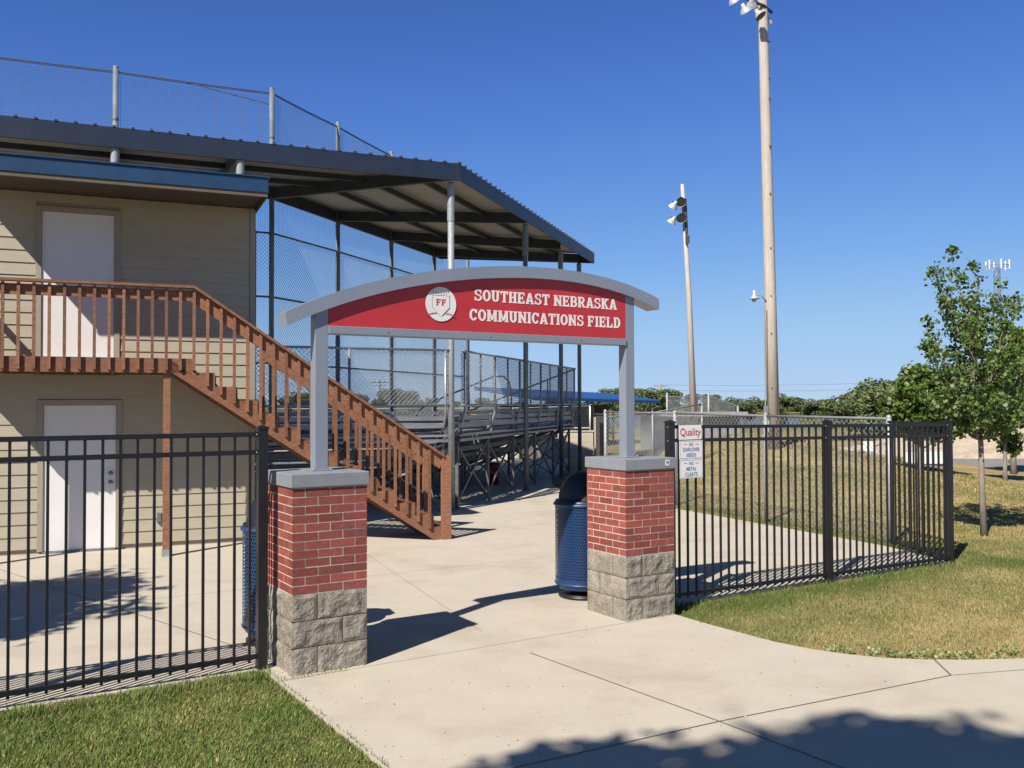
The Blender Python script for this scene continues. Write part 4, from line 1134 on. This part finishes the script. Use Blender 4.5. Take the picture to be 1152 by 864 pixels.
# communications tower
t = thing('radio_tower','far slender lattice radio tower with white panel antennas, above the young maple','tower',(105.8,200,0),0)
m = MB(); H_=31.5
c3=[(1.2*math.cos(a),1.2*math.sin(a)) for a in (0.3,2.4,4.5)]
for x,y in c3: m.tube([(x*1.0,y*1.0,0),(x*.55,y*.55,H_)],.10,6)
for i in range(21):
    z=i*1.5; f=1-.45*z/H_; f2=1-.45*(z+1.5)/H_
    for k in range(3):
        a=c3[k]; b=c3[(k+1)%3]; m.wire((a[0]*f,a[1]*f,z),(b[0]*f2,b[1]*f2,z+1.5),.06)
mesh('lattice', m, M['galv_dark'], t)
m = MB()
for k in range(6):
    a=2*math.pi*k/6+.35; x=2.3*math.cos(a); y=2.3*math.sin(a); m.box(x-.13,y-.10,H_-.5,x+.13,y+.10,H_+1.5)
mesh('antenna_panels', m, M['white'], t)
m = MB(); m.tube([(2.3*math.cos(2*math.pi*k/18),2.3*math.sin(2*math.pi*k/18),H_+.3) for k in range(19)],.08,5); mesh('antenna_ring', m, M['galv_dark'], t)

# dirt pile
mb = MB(); nxp, nyp = 60, 24; vs=[]
for j in range(nyp+1):
    for i in range(nxp+1):
        x=14.6+i*.45; y=34+j*.4; e=min(1,i/7)*min(1,(nxp-i)/6)*math.sin(math.pi*j/nyp)**.7
        h=e*(.75+.55*mnoise.noise(Vector((x*.25,y*.3,1)))+.12*mnoise.noise(Vector((x*1.3,y*1.3,4))))
        vs.append((x,y,-.06+max(0,h)))
mb.add(vs,[(j*(nxp+1)+i,j*(nxp+1)+i+1,(j+1)*(nxp+1)+i+1,(j+1)*(nxp+1)+i) for j in range(nyp) for i in range(nxp)])
dp = mesh('dirt_pile', mb, M['dirt'], smooth=True); tag(dp,'long tan dirt pile across the road at the right edge','dirt pile')

# white barrier board, blue tub and small sign by the road
t = thing('barrier_board','low white board with a blue foot beyond the fence corner, seen through the pickets','board',(12.45,29.2,0),.1)
m = MB(); m.box(0,0,.12,1.25,.05,.50); mesh('panel', m, M['white'], t); m = MB(); m.box(-.02,-.05,-.03,1.27,.1,.115); mesh('foot', m, M['bluepaint'], t)
t = thing('blue_tub','small blue tub beside the white board by the road','tub',(12.05,29.0,-.03),0)
m = MB(); m.lathe([(0,0),(.12,0),(.17,.30),(.18,.32),(.15,.32),(.1,.05),(0,.05)],16); mesh('body', m, M['bluepaint'], t, True)
m = MB(); m.tube([(.17,0,.3),(.12,0,.42),(-.12,0,.42),(-.17,0,.3)],.01,6); mesh('handle', m, M['galv'], t)
t = thing('small_sign','small white sign on short legs at the far road edge','sign',(13.3,34.5,0),0)
m = MB(); m.box(-.25,0,.25,.25,.03,.62); mesh('panel', m, M['white'], t); m = MB(); m.box(-.2,.031,-.05,-.16,.06,.5); m.box(.16,.031,-.05,.2,.06,.5); mesh('leg', m, M['galv'], t)

# ------------------------------------------------------------------ trees
def leaf_mesh(name, centres, size, mat, parent, tint, rng, flat=.55, two=True):
    """many leaf shaped faces; centres: Nx3; size: N"""
    n = len(centres); nr = rng.normal(size=(n,3)); nr[:,2] = np.abs(nr[:,2])*flat+.25; nr /= np.linalg.norm(nr,axis=1)[:,None]
    r = rng.normal(size=(n,3)); a = np.cross(nr, r); a /= np.linalg.norm(a,axis=1)[:,None]; b = np.cross(nr,a)
    s = size[:,None]
    # five cornered leaf folded along its midrib
    tip = centres + a*s*.62; l1 = centres + b*s*.46 + a*s*.05 + nr*s*.12; l2 = centres - b*s*.46 + a*s*.05 + nr*s*.12
    k1 = centres + b*s*.26 - a*s*.42 + nr*s*.06; k2 = centres - b*s*.26 - a*s*.42 + nr*s*.06
    V = np.stack([tip,l1,k1,k2,l2],1).reshape(-1,3)
    me = bpy.data.meshes.new(name); me.vertices.add(5*n); me.vertices.foreach_set("co", V.astype(np.float32).ravel())
    me.loops.add(5*n); me.loops.foreach_set("vertex_index", np.arange(5*n,dtype=np.int32))
    me.polygons.add(n); me.polygons.foreach_set("loop_start", np.arange(0,5*n,5,dtype=np.int32)); me.polygons.foreach_set("loop_total", np.full(n,5,dtype=np.int32))
    me.update(calc_edges=True)
    me.materials.append(mat)
    at = me.attributes.new("tint",'FLOAT_COLOR','FACE'); k = np.concatenate([tint, np.ones((n,1))],1).astype(np.float32); at.data.foreach_set("color", k.ravel())
    o = bpy.data.objects.new(name, me); _link(o, parent); return o
def maple(loc, label, h, clear, rad, nbr, nleaf, leafs, seed, group=None, name='maple_tree', trunk_r=.045, mat='leaf', lean=(0,0), droop=.0, twigr=.17, upr=0):
    rng = np.random.default_rng(seed); t = thing(name, label, 'tree', loc, 0, group)
    m = MB(); pts=[(0,0,-.05),(.0,.0,clear*.5),(.01,.01,clear)]; top=(lean[0],lean[1],h*.93)
    tr=[Vector(p) for p in pts]+[Vector((lean[0]*f,lean[1]*f,clear+(h*.93-clear)*f))+Vector((rng.normal()*.03,rng.normal()*.03,0)) for f in (.2,.4,.6,.8,1)]
    rr=[trunk_r*1.35,trunk_r,trunk_r*.95]+[trunk_r*(.9-.8*f) for f in (.2,.4,.6,.8,1)]
    m.tube(tr,rr,10); mesh('trunk', m, M['bark'], t, True)
    C=[];m = MB()
    for i in range(nbr):
        f=(i+.5)/nbr; f=f**.9; z0=clear+(h*.86-clear)*f
        az=i*2.399+rng.uniform(-.4,.4); ln=rad*(1.08-f*.80)*rng.uniform(.72,1.15)*(.62+.38*min(1,f*5))
        k=(z0-clear)/(h*.93-clear); base=Vector((lean[0]*k,lean[1]*k,z0))
        el=R(rng.uniform(22,50)+22*f)-droop+upr*.35
        p=base.copy(); d=Vector((math.cos(az)*math.cos(el),math.sin(az)*math.cos(el),math.sin(el)))
        pts=[p.copy()]; n=6
        for j in range(n):
            d=(d+Vector((rng.normal()*.09,rng.normal()*.09,.06+rng.normal()*.05))).normalized(); p=p+d*ln/n; pts.append(p.copy())
        m.tube(pts,[trunk_r*.42*(1-j/(n+.6)) for j in range(n+1)],6,False)
        nt=max(6,int(14*ln/rad+4))
        for j in range(nt):
            g=rng.uniform(.18,1.04); q=min(int(g*n),n-1); base2=pts[q].lerp(pts[q+1],min(1,g*n-q))
            off=Vector(rng.normal(size=3)); off.z*=.8; off=off.normalized()*rng.uniform(.25,1.0)*twigr*(1.35-g*.6)*rad*(1-.35*upr)
            tip=base2+off; m.tube([base2,tip],[trunk_r*.08,trunk_r*.04],4,False)
            C.append((tip,rng.uniform(.6,1.25)))
    for j in range(10):
        C.append((tr[-1]+Vector((rng.normal()*.05,rng.normal()*.05,rng.uniform(-.35,.10)*h*.1)),.7))
    mesh('branches', m, M['bark'], t)
    w=np.array([c[1] for c in C]); idx=rng.choice(len(C),nleaf,p=w/w.sum()); P=np.array([tuple(c[0]) for c in C])[idx]
    P=P+rng.normal(size=(nleaf,3))*np.array([.055,.055,.05])*rad*(1-.35*upr)
    sz=leafs*rng.uniform(.6,1.25,nleaf)
    cl=rng.uniform(.8,1.2,len(C))[idx]; br=cl*rng.uniform(.75,1.25,nleaf); wy=rng.uniform(.9,1.35,nleaf)
    tint=np.stack([br*wy,br,br*rng.uniform(.7,1.1,nleaf)],1)
    leaf_mesh('crown',P,sz,M[mat],t,tint,rng); return t
def limb_maple(loc, label, tips, clear, trunk_r, nleaf, leafs, seed):
    rng = np.random.default_rng(seed); t = thing('maple_tree', label, 'tree', loc, 0)
    m = MB(); tr=[Vector(p) for p in ((.03,0,-.05),(.01,0,.7),(0,0,clear),(-.03,.01,clear+.5),(-.07,0,clear+1.1),(-.12,.0,clear+1.8),(-.2,0,clear+2.4))]
    m.tube(tr,[trunk_r*1.3,trunk_r,trunk_r*.92,trunk_r*.7,trunk_r*.5,trunk_r*.3,trunk_r*.12],12); mesh('trunk', m, M['bark'], t, True)
    m = MB(); C=[]
    for (x,y,z) in tips:
        reach=math.hypot(x,y); zb=max(clear+.05,min(z-.55-1.25*reach,clear+1.6)); k=min(1,(zb-clear)/2.4)
        b=Vector((-.2*k*k,0,zb)); e=Vector((x,y,z)); n=9; pts=[]
        for q in range(n+1):
            f=q/n; h=f**.72; p=Vector((b.x+(e.x-b.x)*h,b.y+(e.y-b.y)*h,b.z+(e.z-b.z)*f**1.15))
            if 0<q<n: p+=Vector(rng.normal(size=3))*.022
            pts.append(p)
        L_=sum((pts[q+1]-pts[q]).length for q in range(n))
        m.tube(pts,[trunk_r*.42*(1-.93*q/n) for q in range(n+1)],6,False)
        for _ in range(int(20*L_)):
            g=rng.uniform(.12,1.0); q=min(int(g*n),n-1); p=pts[q].lerp(pts[q+1],g*n-q)
            spread=.20*(1-.45*g)*rng.uniform(.3,1.1)
            d=Vector(rng.normal(size=3)); d.z=abs(d.z)*.6-.1; d=d.normalized()*spread
            m.tube([p,p+d*.6+Vector((0,0,.015)),p+d],[.005,.004,.002],4,False); C.append((p+d, 1.0))
        C += [(pts[-1]+Vector(rng.normal(size=3))*.03,.8) for _ in range(3)]
    mesh('branches', m, M['bark'], t)
    idx=rng.integers(0,len(C),nleaf); P=np.array([tuple(c[0]) for c in C])[idx]+rng.normal(size=(nleaf,3))*np.array([.048,.048,.042])
    cl=rng.uniform(.82,1.18,len(C))[idx]; br=cl*rng.uniform(.8,1.2,nleaf); wy=rng.uniform(.9,1.25,nleaf)
    sz=leafs*rng.uniform(.55,1.2,nleaf)
    leaf_mesh('crown',P,sz,M['leaf'],t,np.stack([br*wy,br,br],1),rng,.45); return t
TIPS=[(-.39,0,4.47),(-.02,.1,4.22),(-.70,-.1,4.15),(-.52,.25,4.0),(.33,-.05,3.92),(-.80,.1,3.38),(-.90,-.05,3.0),(.66,.1,3.68),(.80,-.2,3.25),(-.66,-.35,2.75),(.62,.5,3.0),(.15,-.6,3.5),(-.2,.65,3.7),(.1,-.75,2.9),(-.35,.8,3.0),(.85,.2,2.7),(-.45,-.6,3.25),(.45,-.55,2.6),(-.75,.4,2.35),(.7,-.45,2.1),(.3,.75,2.4),(-.5,-.55,2.05),(-.1,-.7,2.15),(.55,.35,2.05),(-.62,0,2.0),(.05,.1,3.5),(.2,.3,3.2),(-.3,-.25,3.6)]
limb_maple((7.35,14.46,0),'young maple with thin grey trunk standing on the grass right of the fence corner',TIPS,1.42,.042,8200,.060,11)
maple((10.6,24.0,0),'low bright green tree behind the black fence corner, left of the young maple',3.0,.75,1.65,18,8840,.105,12,'small trees behind the young maple',trunk_r=.06)
maple((12.5,23.4,0),'second bush sized tree directly behind the young maple trunk',2.7,.7,1.3,14,6120,.105,17,'small trees behind the young maple',trunk_r=.05)
maple((14.4,26.5,0),'leafy tree cut by the right edge of the picture',4.4,1.2,1.6,20,9350,.105,13,'small trees behind the young maple',trunk_r=.07)

# far trees: a handful of crown meshes copied along the tree belt
def far_tree_proto(seed, h, w, conif=False):
    rng = np.random.default_rng(seed); m = MB(); m.tube([(0,0,-.2),(.05,0,h*.35),(0,.05,h*.75)],[.16,.12,.05],7)
    blobs=[]
    nb=16 if not conif else 20
    for i in range(nb):
        if conif:
            f=i/nb; z=h*(.12+.85*f); r=w*.5*(1-f)*rng.uniform(.7,1.1)+.15; a=rng.uniform(0,6.28); blobs.append((math.cos(a)*r*.5,math.sin(a)*r*.5,z,r*.75))
        else:
            z=h*rng.uniform(.22,.86); rmax=w*.5*math.sqrt(max(.05,1-((z/h-.45)/.55)**2)); a=rng.uniform(0,6.28); q=rng.uniform(.2,.8)*rmax
            blobs.append((math.cos(a)*q,math.sin(a)*q,z,rng.uniform(.16,.27)*w))
            m.tube([(0,0,z*.6),(math.cos(a)*q*.8,math.sin(a)*q*.8,z)],[.05,.02],4,False)
    n=6000; bi=rng.integers(0,nb,n); B=np.array(blobs)[bi]; d=rng.normal(size=(n,3)); d/=np.linalg.norm(d,axis=1)[:,None]
    rad=B[:,3]*rng.uniform(.55,1.12,n)**.6; P=B[:,:3]+d*rad[:,None]*np.array([1,1,.8]); P[:,2]=np.maximum(P[:,2],.15)
    br=rng.uniform(.7,1.25,n)*rng.uniform(.8,1.2,nb)[bi]; tint=np.stack([br*rng.uniform(.9,1.3,n),br,br],1)
    return m,P,rng.uniform(.12,.24,n)*max(1,w/4),tint,rng
protos=[]
for i,(h,w,c) in enumerate(((6.2,5.2,0),(5.2,5.6,0),(7.0,4.2,0),(6.6,3.4,1),(4.6,4.8,0))):
    protos.append(far_tree_proto(40+i,h,w,c))
rt = np.random.default_rng(99)
spots=[]
def row(px0,px1,n,Yd,topy,jit=1.5):
    for i in range(n):
        px=px0+(px1-px0)*(i+.5)/n+rt.uniform(-.4,.4)*(px1-px0)/n; y_=Yd*rt.uniform(.88,1.12)
        ty=np.interp(px,topy[0],topy[1])+rt.uniform(-jit,jit)
        spots.append(((px-576)/1036*y_, y_, (454.4-ty)*y_/1036+2.06))
row(60,660,22,185,([60,300,420,470,520,660],[446,444,441,437,449,446]),4)
row(640,800,9,150,([640,690,745,765,800],[438,437,441,436,441]),2.5)
row(790,1010,15,95,([790,850,885,905,960,1010],[447,446,436,446,444,441]),3)
row(940,1110,9,52,([940,960,990,1010,1040,1110],[448,442,430,439,431,425]),4)
row(1040,1260,10,60,([1040,1110,1150,1260],[428,415,402,395]),8)
kinds=['broad leafy','spreading','tall narrow','pointed dark','low rounded']
made={}
ORD='first second third fourth fifth sixth seventh eighth ninth tenth eleventh twelfth thirteenth fourteenth fifteenth sixteenth seventeenth eighteenth nineteenth twentieth'.split()
ORD+=['twenty-'+o for o in ORD[:9]]
def zone_of(x,y):
    p=x/y*1036+576
    return 'far wooded line behind the bleachers' if p<656 else 'wooded line between bleachers and tall light pole' if p<790 else 'wooded line right of the tall light pole' if y>70 else 'near tree row behind the fence corner' if y>45 and p<1110 else 'near tree row at the right edge'
spots.sort(key=lambda q:q[0]/q[1]); cnt={}
for i,(x,y,h) in enumerate(spots):
    k=int(rt.integers(0,5)); m_,P,sz,tint,rng=protos[k]; hp=(6.2,5.2,7.0,6.6,4.6)[k]; s=h/hp
    wide = 1.25 if h/hp < 1.3 else 1.0
    zone=zone_of(x,y); cnt[zone]=cnt.get(zone,0)+1; nth=ORD[cnt[zone]-1]
    t = thing('belt_tree', '%s tree from the left in the %s'%(nth,zone),'tree',(x,y,0),float(rt.uniform(0,6.28)),'trees of the '+zone)
    t.scale=(s*wide,s*wide,s)
    if k not in made:
        tr=mesh('trunk',m_,M['bark'],t,True); cr=leaf_mesh('crown',P,sz,M['leaf_far'],t,tint,rng,1.0); made[k]=(tr.data,cr.data)
    else:
        for nm,d in zip(('trunk','crown'),made[k]):
            o=bpy.data.objects.new(nm,d); _link(o,t)

# trees out of frame whose shade lies on the paving
maple((-3.9,-5.0,0),'tall shade tree standing behind the viewpoint',13,5.5,3.6,36,17000,.19,21,'shade trees out of view',name='shade_tree',trunk_r=.18,twigr=.2)
maple((-1.1,-5.8,0),'broad shade tree farther right behind the viewpoint',13.2,5.5,3.8,36,17000,.19,22,'shade trees out of view',name='shade_tree',trunk_r=.19,twigr=.2)
maple((-9.0,3.9,0),'shade tree left of the view beside the paved yard',8.3,2.3,3.2,28,10000,.15,23,'shade trees out of view',name='shade_tree',trunk_r=.12,twigr=.16)

# ------------------------------------------------------------------ grass
def grass(name,label,N,region,hmin,hmax,w,rng,nscale=1.0,density_fn=None,name_left=False):
    x=rng.uniform(region[0],region[1],N); y=rng.uniform(region[2],region[3],N)
    # perspective-friendly thinning
    keep=~hard(x,y) | ~hard(x+rng.normal(size=N)*.010,y+rng.normal(size=N)*.010)
    px=x/np.maximum(y,.1)*1036; keep&=(np.abs(px)<1150)
    if density_fn is not None: keep&=rng.uniform(0,1,N)<density_fn(x,y)
    x=x[keep];y=y[keep]; n=len(x)
    dry=turf_colour(x,y); dry=np.clip(dry+rng.normal(size=n)*.22,0,1)
    g=np.array([.165,.215,.055]); g2=np.array([.090,.140,.035]); s=np.array([.47,.38,.16])
    mixg=rng.uniform(0,1,n)[:,None]; gg=g*mixg+g2*(1-mixg)
    isdry=(rng.uniform(0,1,n)<dry**1.2)[:,None]
    col=np.where(isdry,s*rng.uniform(.6,1.15,n)[:,None],gg*rng.uniform(.7,1.35,n)[:,None])
    h=rng.uniform(hmin,hmax,n)*np.where(isdry[:,0],.85,1.0); az=rng.uniform(0,2*math.pi,n); ln=rng.uniform(.1,.75,n)*h
    inh=hard(x,y); b_=(x-GO[0])*GBv[0]+(y-GO[1])*GBv[1]; a_=(x-GO[0])*GAv[0]+(y-GO[1])*GAv[1]
    clump=np.array([mnoise.noise(Vector((p*5.5,q*5.5,2.))) for p,q in zip(x,y)]); h=h*(1+.45*clump)
    h=np.where((b_>.12)&(b_<.5)&(a_<9),h*1.7,h); col=col*(1+.30*clump)[:,None]*(1.28 if name_left else 1.06)
    z=np.where(inh,-.002,-.037)+mound_h(x,y); ww=w*rng.uniform(.6,1.3,n)*(1+np.clip(y-8,0,30)*.10)
    bx=np.cos(az+1.57)*ww; by=np.sin(az+1.57)*ww
    V=np.stack([np.stack([x-bx,y-by,z],1),np.stack([x+bx,y+by,z],1),
                np.stack([x+np.cos(az)*ln*.4+bx*.7,y+np.sin(az)*ln*.4+by*.7,z+h*.6],1),
                np.stack([x+np.cos(az)*ln,y+np.sin(az)*ln,z+h],1)],1).reshape(-1,3)
    me=bpy.data.meshes.new(name); me.vertices.add(4*n); me.vertices.foreach_set("co",V.astype(np.float32).ravel())
    me.loops.add(4*n); me.loops.foreach_set("vertex_index",np.arange(4*n,dtype=np.int32)); me.polygons.add(n)
    me.polygons.foreach_set("loop_start",np.arange(0,4*n,4,dtype=np.int32)); me.polygons.foreach_set("loop_total",np.full(n,4,dtype=np.int32)); me.update(calc_edges=True)
    me.materials.append(M['blade']); at=me.attributes.new("tint",'FLOAT_COLOR','FACE'); at.data.foreach_set("color",np.concatenate([col,np.ones((n,1))],1).astype(np.float32).ravel())
    o=bpy.data.objects.new(name,me); COL.objects.link(o); tag(o,label,'grass',kind='stuff'); print(name,n); return o
rg=np.random.default_rng(5)
edge=[gw(4.05,-1.80),gw(4.45,-2.24),gw(4.9,-2.54),gw(5.5,-2.78),gw(6.2,-2.94),gw(7.2,-3.08)]
C_=[];
for (p,q) in zip(edge,edge[1:]):
    for _ in range(15):
        f=rg.uniform(); bx_=p[0]+(q[0]-p[0])*f; by_=p[1]+(q[1]-p[1])*f; o2=abs(rg.normal())*.09+.01
        for __ in range(9): C_.append((bx_+GBv[0]*o2+rg.normal()*.025, by_+GBv[1]*o2+rg.normal()*.025, rg.uniform(-.01,.035)))
C_=np.array(C_); tw=np.stack([rg.uniform(1.6,2.9,len(C_))]*3,1)
wd=leaf_mesh('clover_weeds',C_,rg.uniform(.018,.034,len(C_)),M['leaf'],None,tw*np.array([1.45,1.05,1.9]),rg,1.0); tag(wd,'pale green clover weeds along the curved edge of the path','weeds',kind='stuff')
grass('lawn_grass','short green lawn in front of the left fence',270000,(-6.6,-.6,3.6,7.2),.018,.045,.0028,rg,name_left=True)
grass('lawn_grass','patchy green and straw coloured grass right of the entrance path',470000,(1.4,15,5.6,24),.018,.042,.0030,rg,density_fn=lambda x,y: np.clip((8.5/y)**1.6,0,1))
grass('lawn_grass','dry yellow grass on the mound behind the chain link fence',160000,(2,15,14,40),.02,.05,.005,rg,density_fn=lambda x,y: np.where(y>16,.55,.3))

print('objects', len(bpy.data.objects))
